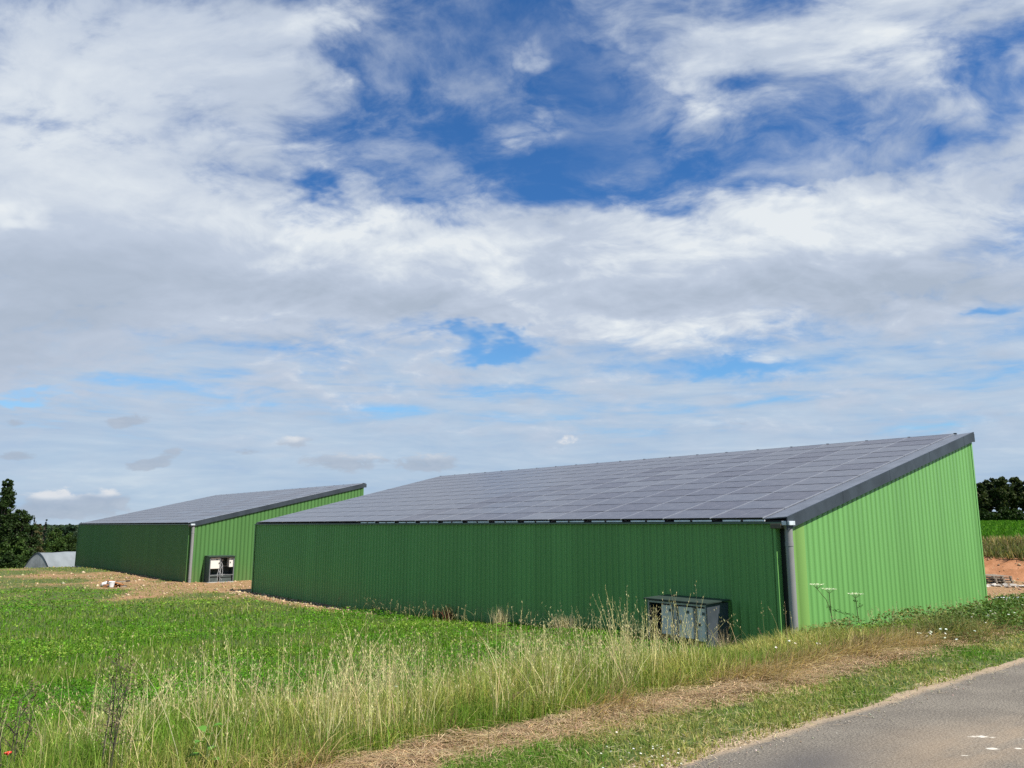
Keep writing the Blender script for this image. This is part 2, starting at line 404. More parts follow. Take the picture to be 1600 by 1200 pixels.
# ---------------------------------------------------------------- terrain
def dw(x, y):
    a = np.asarray(x, float) - R0[0]; b = np.asarray(y, float) - R0[1]
    return a * UX + b * UY, a * VX + b * VY
def xy(d, w):
    d = np.asarray(d, float); w = np.asarray(w, float)
    return R0[0] + d * UX + w * VX, R0[1] + d * UY + w * VY
_D = [-400, -10, -6.6, -6.2, .12, .28, .5, 1.8, 3, 4.5, 6.2, 8.2, 11, 15, 22, 2000]
_Z = [-.6, -.25, -.03, -.10, -.10, -.03, -.02, -.10, -.29, -.62, -1.14, -1.80, -2.10, -2.26, -2.38, -2.40]
_DB = [8.2, 11, 15, 19, 23, 27, 31]
_ZB = [-1.64, -1.68, -1.82, -1.98, -2.13, -2.28, -2.40]
def ground_z(x, y, rough=True):
    x = np.asarray(x, float); y = np.asarray(y, float)
    d, w = dw(x, y)
    z = np.interp(np.where(d > 1.8, 1.8 + (d - 1.8) * (1 - .30 * sm(w, 7, -4)), d), _D, _Z)
    z = np.where(d > 6.2, np.maximum(z, z + (np.interp(d, _DB, _ZB) - np.interp(d, _D, _Z)) * sm(d, 6.2, 8.2) * sm(w, 31, 26)), z)
    # the excavated platform ends at a cut bank on the far right; a field rises beyond it
    zf = np.interp(w, [61, 63.6, 64.5, 68, 90, 250, 400, 2000], [-2.4, -.85, -.7, .28, .55, 2.75, 3.3, 4.])
    wob = (fbm(d, w, 9, 3) - .5) * 2.2
    t = sm(w + wob * sm(w, 58, 62) * (w < 67), 61, 61.01) * sm(d, 140, 100)
    zf = np.interp(w + wob * (w < 67), [61, 63.6, 64.5, 68, 90, 250, 400, 2000], [-2.4, -.85, -.7, .28, .55, 2.75, 3.3, 4.])
    k = sm(d, 1, 12)
    z = z * (1 - t) + t * (zf * k + (1 - k) * np.maximum(z, np.minimum(zf, -.03)))
    # on the far left the ground falls away behind a low crest
    r = np.hypot(x, y)
    z = z - 5.5 * sm(r, 84, 165) * sm(w, 46, 24) * (y > 0)
    if rough:
        a = sm(d, .2, 2.5) + .0
        z = z + a * ((fbm(x, y, 2.4, 4) - .5) * .16 + (fbm(x + 90, y, .55, 3) - .5) * .05) * np.where(w > 68, .6, 1)
        z = z + sm(w, 40, 60) * (1 - sm(w, 66, 69)) * a * (fbm(x, y + 44, 1.7, 4) - .5) * .35
    return z
A = (7.3607, 21.4639); FB = (-22.846, 57.362)
L_B, W_B, W_F = 36.14, 12.9, 13.65
def inside(x, y, m=0.):
    """inside either building's footprint"""
    r = np.zeros(np.shape(x), bool)
    for (ox, oy), W in ((A, W_B), (FB, W_F)):
        s = (x - ox) * VX + (y - oy) * VY; t = (x - ox) * UX + (y - oy) * UY
        r |= (s > -m) & (s < W + m) & (t > -m) & (t < L_B + m)
    return r
# how bare / stony the soil is (0 meadow .. 1 raw earth), and how red
def soil_of(x, y):
    d, w = dw(x, y)
    n = (fbm(x, y, 6, 4) - .5)
    s = (x - A[0]) * VX + (y - A[1]) * VY; t = (x - A[0]) * UX + (y - A[1]) * UY
    dirt = sm(y + n * 16 + .04 * x, 39.5, 45.5) * sm(w, 60, 45)
    dirt = dirt * (1 - .25 * sm(x, -8, -22))
    dirt = np.maximum(dirt, sm(t, 19, 25) * sm(s + n * 1.5, -2.4, -1.2))          # stone strip at the foot of the long wall
    dirt = np.maximum(dirt, sm(w + n * 5, 28.5, 31) * sm(d + n * 3, 8.6, 10.5))    # yard to the right
    dirt = dirt * (1 - .9 * sm(w, 63.2, 64.3))
    # far left: thin turf comes back
    dirt = dirt * (1 - .70 * sm(-x - .5 * (y - 45) + n * 30, 20, 30) )
    dirt = dirt * (1 - .6 * sm(n, .08, .16) * (w < 28))
    return np.clip(dirt, 0, 1)
def grid_mesh(name, ds, ws, material, lift=0., smooth=True, zfun=None):
    Dg, Wg = np.meshgrid(ds, ws, indexing='ij')
    x, y = xy(Dg, Wg)
    z = (zfun or ground_z)(x, y) + lift
    n, m = Dg.shape
    V = np.stack([x.ravel(), y.ravel(), z.ravel()], 1)
    i = np.arange(n - 1)[:, None] * m + np.arange(m - 1)[None, :]
    F = np.stack([i, i + m, i + m + 1, i + 1], -1).reshape(-1, 4)
    F = F[:, ::-1]
    o = np_mesh(name, V, F, material, smooth=smooth)
    me = o.data
    a = me.attributes.new('soil', 'FLOAT', 'POINT'); a.data.foreach_set('value', soil_of(V[:, 0], V[:, 1]).astype(np.float32))
    d, w = Dg.ravel(), Wg.ravel()
    a = me.attributes.new('over', 'FLOAT_COLOR', 'POINT')
    wn = (fbm(V[:, 0], V[:, 1], 9, 3) - .5) * 2.2
    red = sm(w + wn, 59.5, 61.2) * (1 - sm(w + wn, 63.6, 64.2)) * sm(d, 4, 9)
    red = np.maximum(red, .8 * sm(fbm(V[:, 0], V[:, 1] + 60, 4, 3), .52, .62) * (w > 36) * (w < 60) * (d > 9) * (d < 15))
    hn = fbm(V[:, 0], V[:, 1] + 33, 1.6, 3) - .5
    hay = sm(d + hn * 1.2, 1.1, 1.4) * (1 - sm(d + hn * .8, 1.75, 2.1)) * (.45 + .55 * sm(w, 9, 3))
    edge = sm(d + hn * .3, .38, .2)
    c = np.stack([red, hay, edge, np.ones_like(red)], 1).astype(np.float32)
    a.data.foreach_set('color', c.ravel())
    return o
def soil_material():
    m, g, b = mat('soil_and_turf')
    P = g.new('ShaderNodeNewGeometry').outputs['Position']
    soil = g.new('ShaderNodeAttribute', attribute_name='soil').outputs['Fac']
    ov = g.new('ShaderNodeSeparateColor'); g.l.new(g.new('ShaderNodeAttribute', attribute_name='over').outputs['Color'], ov.inputs[0])
    red, hay, edge = ov.outputs[0], ov.outputs[1], ov.outputs[2]
    n1 = g.noise(P, 1.3, 8, .65); n2 = g.noise(P, 7.0, 6, .65); n3 = g.noise(P, .35, 4, .6); n4 = g.noise(P, 45, 4, .6)
    turf = g.mix(g.smooth(n2, .35, .65), (.042, .074, .016), (.088, .115, .032))
    turf = g.mix(g.smooth(n1, .52, .72, 0, .7), turf, (.20, .155, .07))
    earth = g.mix(g.smooth(n2, .35, .68), (.17, .100, .045), (.33, .205, .100))
    earth = g.mix(g.smooth(n1, .45, .75, 0, .75), earth, (.30, .155, .072))
    earth = g.mix(g.smooth(n4, .56, .70, 0, .8), earth, (.58, .47, .32))
    k = g.smooth(g.math('MULTIPLY_ADD', g.math('SUBTRACT', n2, .5), 1.5, g.math('MULTIPLY_ADD', g.math('SUBTRACT', n3, .5), 1.1, soil)), .20, .80)
    c = g.mix(k, turf, earth)
    rd = g.mix(g.smooth(n1, .3, .7), (.29, .130, .058), (.42, .205, .105))
    rd = g.mix(g.smooth(n2, .60, .75, 0, .6), rd, (.55, .36, .22))
    c = g.mix(g.smooth(g.math('MULTIPLY_ADD', g.math('SUBTRACT', n2, .5), .5, red), .35, .6), c, rd)
    hy = g.mix(g.smooth(n4, .35, .65), (.24, .165, .085), (.48, .36, .20))
    hy = g.mix(g.smooth(n2, .50, .72, 0, .7), hy, (.11, .072, .042))
    c = g.mix(g.smooth(g.math('MULTIPLY_ADD', g.math('SUBTRACT', n2, .5), .5, hay), .3, .6), c, hy)
    gr = g.mix(g.smooth(n4, .4, .62), (.20, .145, .09), (.42, .33, .22))
    c = g.mix(g.smooth(g.math('MULTIPLY_ADD', g.math('SUBTRACT', n2, .5), .8, edge), .35, .65), c, gr)
    g.l.new(c, b.inputs['Base Color']); b.inputs['Roughness'].default_value = .95; b.inputs['Specular IOR Level'].default_value = .15
    bp = g.new('ShaderNodeBump'); bp.inputs['Strength'].default_value = .8; bp.inputs['Distance'].default_value = .05
    g.l.new(g.math('ADD', n2, g.math('MULTIPLY', n4, .4)), bp.inputs['Height']); g.l.new(bp.outputs[0], b.inputs['Normal'])
    return m
def field_material():
    m, g, b = mat('crop_field')
    P = g.new('ShaderNodeNewGeometry').outputs['Position']
    n1 = g.noise(P, .12, 5, .6); n2 = g.noise(P, 3.0, 5, .7)
    c = g.mix(g.smooth(n1, .3, .7), (.060, .150, .012), (.085, .190, .020))
    c = g.mix(g.smooth(n2, .3, .7, 0, .5), c, (.045, .105, .012))
    px, py, pz = g.sep(P)
    g.l.new(c, b.inputs['Base Color']); b.inputs['Roughness'].default_value = .9; b.inputs['Specular IOR Level'].default_value = .1
    bp = g.new('ShaderNodeBump'); bp.inputs['Strength'].default_value = .8; bp.inputs['Distance'].default_value = .3
    g.l.new(n2, bp.inputs['Height']); g.l.new(bp.outputs[0], b.inputs['Normal'])
    return m
def road_material():
    m, g, b = mat('worn_asphalt')
    P = g.new('ShaderNodeNewGeometry').outputs['Position']
    # road coordinates: across, along
    px, py, pz = g.sep(P)
    ax = g.math('SUBTRACT', px, R0[0]); ay = g.math('SUBTRACT', py, R0[1])
    dd = g.math('ADD', g.math('MULTIPLY', ax, UX), g.math('MULTIPLY', ay, UY))
    ww = g.math('ADD', g.math('MULTIPLY', ax, VX), g.math('MULTIPLY', ay, VY))
    q = g.comb(dd, ww, 0.)
    n1 = g.noise(q, 1.1, 6, .6); n2 = g.noise(q, 60, 3, .7); n3 = g.noise(g.mapping(q, scale=(1.6, .35, 1)), 1.2, 6, .65)
    n4 = g.noise(q, 110, 2, .6)
    c = g.mix(g.smooth(n1, .3, .7), (.118, .103, .083), (.168, .148, .118))
    # aggregate
    c = g.mix(g.smooth(n2, .36, .66), g.mix(1., c, (.50, .50, .51), 'MULTIPLY'), g.mix(1., c, (1.55, 1.53, 1.48), 'MULTIPLY'))
    c = g.mix(g.smooth(n4, .60, .66, 0, .65), c, (.40, .37, .32))
    # hairline cracks
    vo = g.new('ShaderNodeTexVoronoi', feature='DISTANCE_TO_EDGE', voronoi_dimensions='2D'); vo.inputs['Scale'].default_value = 1.15
    g.put(vo.inputs['Vector'], g.vmath('ADD', q, g.vmath('SCALE', g.noise(q, 3.2, 5, .6, out=1), scale=.45)))
    crack = g.math('MULTIPLY', g.smooth(vo.outputs['Distance'], .012, .003), g.smooth(g.noise(q, .8, 3, .5), .48, .60))
    c = g.mix(g.math('MULTIPLY', crack, .75), c, (.035, .032, .03))
    # rolled wheel tracks, a little darker and smoother
    c = g.mix(g.math('MULTIPLY', g.smooth(g.math('ABSOLUTE', g.math('ADD', dd, 1.75)), .50, .10), .22), c, (.075, .070, .064))
    # dark bituminous patch near the verge
    pm = g.math('MULTIPLY', g.smooth(g.vmath('LENGTH', g.vmath('MULTIPLY', g.vmath('SUBTRACT', q, (-.50, .60, 0)), (2.6, 1.1, 0))), 1.1, .1), g.smooth(n2, .38, .60))
    c = g.mix(g.math('MULTIPLY', pm, .75), c, (.045, .045, .055))
    # dried mud carried onto the road
    md = g.math('MULTIPLY', g.smooth(g.vmath('LENGTH', g.vmath('MULTIPLY', g.vmath('SUBTRACT', q, (-1.25, 2.0, 0)), (1.15, .62, 0))), 1.25, .1), g.smooth(n3, .30, .62))
    c = g.mix(g.math('MULTIPLY', md, .42), c, (.36, .255, .155))
    # straw-coloured dust along the edge
    ed = g.math('MULTIPLY_ADD', g.math('SUBTRACT', n1, .5), .9, g.smooth(dd, -.10, .24))
    c = g.mix(g.smooth(ed, .45, 1.0, 0, .85), c, (.34, .255, .165))
    # spilt white lime
    sp = g.math('MULTIPLY_ADD', g.math('SUBTRACT', g.noise(q, 7.5, 6, .7), .5), 2.2, 0)
    def spot(d0, w0, a, bb, rot=0.):
        v = g.mapping(q, loc=(d0, w0, 0), rot=(0, 0, rot), scale=(a, bb, 1), kind='TEXTURE')
        return g.smooth(g.math('ADD', g.math('SUBTRACT', 1., g.vmath('LENGTH', v)), g.math('MULTIPLY', sp, .85)), .40, .75)
    s = None
    for a in SPOTS:
        v = spot(*a); s = v if s is None else g.math('MAXIMUM', s, v)
    c = g.mix(g.math('MULTIPLY', s, .66), c, (.74, .69, .58))
    g.l.new(c, b.inputs['Base Color']); b.inputs['Roughness'].default_value = .88; b.inputs['Specular IOR Level'].default_value = .25
    bp = g.new('ShaderNodeBump'); bp.inputs['Strength'].default_value = .55; bp.inputs['Distance'].default_value = .006
    g.l.new(g.math('ADD', n2, n4), bp.inputs['Height']); g.l.new(bp.outputs[0], b.inputs['Normal'])
    return m
SPOTS = [(-.97, 2.26, .20, .065, 2.36), (-1.03, 2.30, .10, .05, 2.3), (-1.15, 1.94, .095, .05, 2.2), (-1.24, 2.42, .10, .035, 2.4), (-1.27, 2.08, .05, .035, 2.2), (-1.10, 1.62, .07, .025, 2.4), (-1.32, 2.28, .06, .03, 2.3)]
def spaced(a, b, c, step, grow):
    """grid lines from a to b, fine around c"""
    out = [c]; s = step; v = c
    while v < b:
        v += s; s *= grow; out.append(min(v, b))
    s = step; v = c; lo = []
    while v > a:
        v -= s; s *= grow; lo.append(max(v, a))
    return np.array(lo[::-1] + out)
SOIL = soil_material()
g_o = grid_mesh('ground', spaced(-400, 1100, 6, .12, 1.022), np.concatenate([spaced(-900, 30, 3, .14, 1.024), np.arange(30.5, 68.01, .35)]), SOIL)
tag(g_o, kind='structure')
f_o = grid_mesh('field', spaced(-300, 175, 20, 1.2, 1.03), np.concatenate([[68.0], np.arange(69, 100, 1.2), np.linspace(101, 1500, 90)]), field_material())
tag(f_o, kind='structure')
# the road: a slightly crowned strip with an uneven edge
wsr = spaced(-300, 600, 3, .10, 1.02); prof = [0, .2, .8, 1.6, 2.8, 4.0, 5.0, 5.6, 6.1, 6.4]
V = []; 
for w in wsr:
    e0 = .20 + (fbm(w, 3., .9, 4) - .5) * .20 + (fbm(w, 23., .28, 3) - .5) * .10 + (fbm(w, 9., 5, 3) - .5) * .3; e1 = (fbm(w, 17., .9, 4) - .5) * .25
    for k, q in enumerate(prof):
        d = -q + (e0 if k == 0 else 0) + (e1 if k == len(prof) - 1 else 0)
        x, y = xy(d, w); V.append((x, y, .0 + .05 * (1 - ((q - 3.2) / 3.2) ** 2) - (.03 if k in (0, len(prof) - 1) else 0)))
n = len(prof); F = [(i * n + j, i * n + j + 1, (i + 1) * n + j + 1, (i + 1) * n + j) for i in range(len(wsr) - 1) for j in range(n - 1)]
tag(np_mesh('road', V, F, road_material(), smooth=True), kind='structure')

# ---------------------------------------------------------------- the two solar sheds
def corrugate(a, b, pitch=.29, dep=.034, fine=False):
    """profile points (pos, out) of trapezoid ribs between a and b"""
    pts = [(a, 0.)]; p = a + .05
    while p + pitch < b:
        pts += ([(p + .08, 0.), (p + .092, dep), (p + .150, dep), (p + .162, 0.)] if fine else [(p + .100, 0.), (p + .103, -dep - .02), (p + .138, -dep - .02), (p + .142, 0.)]); p += pitch
    pts.append((b, 0.)); return pts
def sheet(prof, fn, zlo, zhi):
    """fn(pos,out,z) -> xyz ; zhi may be a function of pos. open folded sheet"""
    V = []; F = []
    for i, (p, o) in enumerate(prof):
        V.append(fn(p, o, zlo)); V.append(fn(p, o, zhi(p) if callable(zhi) else zhi))
        if i: F.append((2 * i - 2, 2 * i, 2 * i + 1, 2 * i - 1))
    return V, F
TOP = 4.08; ROOF0 = 4.20
def solar_shed(ox, oy, W, wall_m, label, detail):
    root = empty('solar_shed', (ox, oy, BASE), ROT)
    tag(root, label, 'shed', 'mono-pitch sheds roofed with solar panels')
    slope = (7.46 - ROOF0) / 13.2 * (12.9 / W)
    rz = lambda s: ROOF0 + slope * s
    foot = -.55
    # long wall (normal -s), set proud of the gable corner so that the downpipe sits in a notch
    V, F = sheet(corrugate(.31, L_B, .27, .038, True), lambda p, o, z: (-o, p, z), foot, TOP)
    np_mesh('long_wall', V, F, wall_m, root)
    V, F = sheet(corrugate(.20, W), lambda p, o, z: (p, -o, z), foot, lambda s: rz(s) - .10)
    np_mesh('gable_wall', V, F, wall_m, root)
    V, F = sheet(corrugate(0., W), lambda p, o, z: (p, L_B + o, z), foot, lambda s: rz(s) - .10)
    np_mesh('rear_gable_wall', V, F, wall_m, root)
    V, F = sheet(corrugate(0., L_B), lambda p, o, z: (W + o, p, z), foot, rz(W) - .10)
    np_mesh('high_wall', V, F, wall_m, root)
    # trims
    b = MB(); b.box((-.115, .295, foot), (.10, .309, TOP - .04)); b.box((-.115, .31, foot), (-.103, .37, TOP - .04)); b.build('corner_trim', wall_m, root)
    b = MB(); b.box((.10, .15, foot), (.198, .309, TOP - .02)); b.build('notch_shadow_fill', M['black'], root)  # black box stands for the shadow in the notch beside the downpipe
    b = MB(); b.box((.186, -.03, foot), (.199, .149, TOP - .02)); b.build('corner_trim', wall_m, root)
    if detail:
        b = MB(); b.box((.20, -.0385, foot), (.80, -.036, rz(.3) - .25)); 
        V, F = sheet(corrugate(.20, .82), lambda p, o, z: (p, -o - .003, z), foot, lambda s: rz(s) - .12)
        np_mesh('wall_strip', V, F, M['green_yellow'], root)['label'] = 'yellower green sheet strip beside the downpipe'
    b = MB(); b.box((W - .07, -.022, foot), (W + .04, .12, rz(W) - .2)); b.build('corner_trim', wall_m, root)
    b = MB(); b.box((-.03, L_B + .036, foot), (.09, L_B + .048, TOP)); b.box((-.048, L_B - .10, foot), (-.036, L_B + .048, TOP)); b.build('corner_trim', wall_m, root)
    b = MB(); b.box((-.03, -.02, foot), (W, L_B, -.14 if not detail else -.14)); b.build('plinth', M['concrete'], root)
    # roof deck
    P = lambda s, t, dz: (s, t, rz(s) + dz)
    b = MB()
    b.add([P(-.02, .04, -.16), P(W + .1, .04, -.16), P(W + .1, L_B - .05, -.16), P(-.02, L_B - .05, -.16),
           P(-.02, .04, -.06), P(W + .1, .04, -.06), P(W + .1, L_B - .05, -.06), P(-.02, L_B - .05, -.06)],
          [(0,3,2,1),(4,5,6,7),(0,1,5,4),(1,2,6,5),(2,3,7,6),(3,0,4,7)])
    b.build('roof_deck', M['black'], root)
    # rake flashings
    def rake(t0, t1, top, drop, tin):
        b = MB(); fl = [(t0, top), (t1, top), (t1, top - drop), (t0, top - drop)]
        vs = []
        for s in (-.12, W + .16):
            vs += [(s, t0, rz(s) + top), (s, t1, rz(s) + top), (s, t1, rz(s) + top - drop), (s, t0, rz(s) + top - drop)]
        b.add(vs, [(0, 1, 2, 3), (7, 6, 5, 4), (0, 4, 5, 1), (1, 5, 6, 2), (2, 6, 7, 3), (3, 7, 4, 0)])
        s_ = 2.9
        while s_ < W:        # sheet joints
            vs = []
            for s in (s_, s_ + .12):
                q = t0 - .004 if tin > 0 else t1 + .004
                vs += [(s, q, rz(s) + top + .004), (s, q + .03 * tin, rz(s) + top + .004), (s, q + .03 * tin, rz(s) + top - drop - .004), (s, q, rz(s) + top - drop - .004)]
            b.add(vs, [(0, 1, 2, 3), (7, 6, 5, 4), (0, 4, 5, 1), (1, 5, 6, 2), (2, 6, 7, 3), (3, 7, 4, 0)]); s_ += 3.05
        return b.build('rake_flashing', M['flash'], root)
    rake(-.085, -.045, .055, .34, 1)
    rake(L_B - .45, L_B - .42, .02, .15, -1)
    b = MB()
    b.add([P(-.06, -.045, .052), P(W + .12, -.045, .052), P(W + .12, .66, .004), P(-.06, .66, .004),
           P(-.06, -.045, .02), P(W + .12, -.045, .02), P(W + .12, .66, -.02), P(-.06, .66, -.02)],
          [(0,1,2,3),(7,6,5,4),(4,5,1,0),(5,6,2,1),(6,7,3,2),(7,4,0,3)][::1])
    b.build('edge_sheet', M['edge'], root)
    b = MB(); vs = []
    for t in (-.05, L_B - .45):
        s = W + .12; vs += [(s, t, rz(s) - .02), (s + .16, t, rz(s) - .0), (s + .16, t, rz(s) - .3), (s, t, rz(s) - .3)]
    b.add(vs, [(3,2,1,0),(4,5,6,7),(0,1,5,4),(1,2,6,5),(2,3,7,6),(3,0,4,7)]); b.build('ridge_flashing', M['flash'], root)
    # eaves: black beam, pale strips, clamps, gutter
    b = MB(); b.box((.03, .12, TOP - .05), (.09, L_B - .12, ROOF0 - .15)); b.build('eaves_beam', M['black'], root)
    if detail:
        for k in range(13):
            t0 = .62 + 1.745 * k
            b = MB(); b.box((-.10, t0, TOP + .030), (-.07, t0 + .68, ROOF0 - .045)); b.box((-.10, t0 + .76, TOP + .030), (-.07, t0 + 1.36, ROOF0 - .045))
            b.build('pale_eaves_strip', M['pale_strip'], root)
            b = MB(); b.box((-.09, t0 + .69, TOP + .030), (-.06, t0 + .75, ROOF0 - .05)); b.tube([(-.13, t0 + .72, TOP + .06), (-.08, t0 + .72, TOP + .06)], .025, 8); b.build('panel_clamp', M['black'], root)
    b = MB(); b.prism([(-.11, -.035), (.02, -.035), (.02, .028), (.005, .028), (.005, -.018), (-.095, -.018), (-.095, .012), (-.11, .012)], lambda p, q, t: (p, t, TOP + q), .10, L_B - .02)
    b.build('gutter', M['green_trim'], root)
    b = MB(); b.box((-.12, -.14, TOP - .075), (.16, .098, TOP + .035)); b.build('gutter_end', M['gutter_cap'], root, bevel=.008)
    b = MB(); b.box((-.16, .10, TOP - .16), (.03, .42, TOP - .037)); b.build('hopper', M['hopper'], root, bevel=.008)
    # downpipe
    px, py = .090, .03
    dp = MB(); dp.tube([(px, py, foot), (px, py, TOP - .16)], .105, 20); dp = dp.build('downpipe', M['pvc'], root, smooth=True)
    for z in (.25, TOP - .62):
        c = MB(); c.tube([(px, py, z), (px, py, z + .10)], .113, 20); c.build('pipe_socket', M['pvc'], dp, smooth=True)
    c = MB(); c.tube([(px, py, TOP - .16), (px - .01, py + .03, TOP - .06)], [.105, .135], 16); c.build('pipe_funnel', M['pvc'], dp, smooth=True)
    # solar panels: 12 rows of 20
    cs = math.sqrt(1 + slope * slope); pitch_s = 13.35 / 12 * (W / 12.9)
    pw, ph, th = 1.722, pitch_s * cs - .020, .032
    def pmesh(name):
        """one panel, local x along the eaves, local y up the slope"""
        b = MB(); fx, fy = .020, .009; hx, hy = pw / 2, ph / 2
        b.box((-hx, -hy, -th), (-hx + fx, hy, 0), 1); b.box((hx - fx, -hy, -th), (hx, hy, 0), 1)
        b.box((-hx + fx, -hy, -th), (hx - fx, -hy + fy, 0), 2); b.box((-hx + fx, hy - fy, -th), (hx - fx, hy, 0), 2)
        b.box((-hx + fx, -hy + fy, -th + .004), (-.006, hy - fy, -.003), 0); b.box((.006, -hy + fy, -th + .004), (hx - fx, hy - fy, -.003), 0)
        b.box((-.0045, -hy + fy, -th + .005), (.0045, hy - fy, -.0025), 3)
        return b
    proto = pmesh('solar_panel').build('solar_panel', [M['glass'], M['pv_frame'], M['pv_dark'], M['pv_frame']], root)
    mesh = proto.data; COL.objects.unlink(proto); bpy.data.objects.remove(proto)
    cells = []
    ang = math.atan(slope)
    for r in range(12):
        for c in range(20):
            s = -.10 + pitch_s * (r + .5); t = .665 + 1.745 * (c + .5)
            cells.append((s, t))
    cells.sort(key=lambda q: math.hypot(ox + q[0] * VX + q[1] * UX, oy + q[0] * VY + q[1] * UY))
    rr = random.Random(5); rest = MB()
    for i, (s, t) in enumerate(cells):
        jx, jy = rr.gauss(0, .0014), rr.gauss(0, .0018)
        m4 = Matrix.Translation((s, t, rz(s) + .035)) @ Matrix.Rotation(-ang, 4, 'Y') @ Matrix.Rotation(math.pi / 2, 4, 'Z') @ Matrix.Rotation(math.pi, 4, 'Z') @ Matrix.Rotation(jx, 4, 'X') @ Matrix.Rotation(jy, 4, 'Y')
        if i < 100:
            o = bpy.data.objects.new('solar_panel', mesh); link(o, root); o.matrix_local = m4
        else:
            q = pmesh('x'); rest.add([m4 @ Vector(v) for v in q.v], q.f); rest.mi[-len(q.f):] = q.mi
    o = rest.build('solar_panel_field', [M['glass'], M['pv_frame'], M['pv_dark'], M['pv_frame']], root); o['kind'] = 'stuff'
    # clamp heads poking over the ridge at each column joint
    for c in range(0, 21):
        b = MB(); s = W + .42; t = .665 + 1.745 * c; b.box((s - .10, t - .045, rz(s) - .02), (s + .02, t + .045, rz(s) + .030)); b.build('ridge_clamp', M['flash'], root)
    return root
near_shed = solar_shed(A[0], A[1], W_B, M['green'], 'large green metal shed beside the road, solar panels on its single-slope roof', True)
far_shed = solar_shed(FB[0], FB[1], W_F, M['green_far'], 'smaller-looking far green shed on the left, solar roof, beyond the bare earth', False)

# ---------------------------------------------------------------- inverter cabinets
def cabinet(loc, rz, w, dep, h, boxes, label, base):
    """open-fronted cabinet; local x to the right seen from the front, local y into the cabinet (wall side)"""
    root = empty('inverter_cabinet', loc, rz); tag(root, label, 'cabinet', 'open-fronted inverter cabinets')
    b = MB(); b.add([(-.06, -.10, h), (w + .06, -.10, h), (w + .06, dep, h + .045), (-.06, dep, h + .045), (-.06, -.10, h + .035), (w + .06, -.10, h + .035), (w + .06, dep, h + .075), (-.06, dep, h + .075)],
          [(0,3,2,1),(4,5,6,7),(0,1,5,4),(1,2,6,5),(2,3,7,6),(3,0,4,7)]); b.build('lid', M['cab_lid'], root)
    for x0 in (0, w - .03):
        b = MB(); b.box((x0, .0, .08), (x0 + .03, dep - .02, h - .004)); b.build('side_panel', M['cab'], root)
    b = MB(); b.box((.03, dep - .04, .08), (w - .03, dep - .02, h - .004)); b.build('back_panel', M['mesh'], root)
    fr = MB()
    for x0 in (.033, w * .42, w - .073): fr.box((x0, -.012, .08), (x0 + .04, .03, h - .02))
    fr.box((.073, -.008, h - .085), (w - .073, .026, h - .03)); fr.box((.073, -.008, .55), (w - .073, .026, .59)); fr.box((.073, -.008, .08), (w - .073, .026, .12))
    fr.build('front_frame', M['steel'], root)
    b = MB(); b.box((-.08, -.08, 0 if base else -.3), (w + .02, dep - .03, .078)); b.build('base_slab', M['concrete'], root)
    rl = MB(); rl.box((.05, dep * .55, h * .62), (w - .05, dep * .55 + .03, h * .62 + .04)); rl.box((.05, dep * .55, h * .30), (w - .05, dep * .55 + .03, h * .30 + .04)); rl.build('mounting_rail', M['steel'], root)
    for (x0, x1, z0, z1) in boxes:
        q = MB(); q.box((x0 * w, .06, z0 * h), (x1 * w, dep * .55 - .002, z1 * h)); q = q.build('inverter', M['inv'], root, bevel=.012)
        k = MB(); side = x1 * w - .10 if x1 < .5 else x0 * w + .05; k.box((side, .03, (z0 + z1) / 2 * h - .04), (side + .05, .058, (z0 + z1) / 2 * h + .05)); k.build('handle', M['black'], q)
        k = MB(); xm = (x0 * .35 + x1 * .65) * w; k.box((xm - .05, .053, (z0 * .15 + z1 * .85) * h - .05), (xm + .05, .0585, (z0 * .15 + z1 * .85) * h + .03)); k.build('display', M['mesh'], q)
    cb = MB(); rr = random.Random(int(w * 100))
    for k in range(5):
        x = w * (.40 + .04 * k) + rr.uniform(-.03, .03); pts = [(x, .10, h * .9)]
        for j in range(1, 8): pts.append((x + rr.uniform(-.06, .06) + .02 * j * (1 if k % 2 else -1), .10 + .02 * k, h * (.9 - .115 * j)))
        cb.tube(pts, .014, 6)
    cb.build('cable', M['cable'], root, smooth=True)
    sh = MB(); sh.box((.08, .10, .12), (w * .38, dep - .06, .52)); sh.box((w * .48, .12, .12), (w - .12, dep - .06, .48)); sh.build('floor_unit', M['mesh'], root, bevel=.01)
    return root
def loc(o, s, t): return (o[0] + s * VX + t * UX, o[1] + s * VY + t * UY)
# near one: back against the long wall. front faces -v, so its local x runs along -u
n_front = -1.02
px_, py_ = loc(A, n_front, 4.08)
cabinet((px_, py_, BASE), ROT - math.pi / 2, 2.12, .98, 1.88, [(.22, .46, .50, .93), (.51, .75, .48, .93), (.82, .975, .46, .93)],
        'dark grey cabinet with white boxes against the shaded long wall, foot hidden in tall grass', False)
px_, py_ = loc(FB, 1.06, -1.0)
cabinet((px_, py_, BASE - .04), ROT, 1.78, .97, 1.84, [(.05, .43, .55, .96), (.80, .96, .60, .95)],
        'dark cabinet with white boxes and pale slab, by the sunlit gable of the far shed', True)

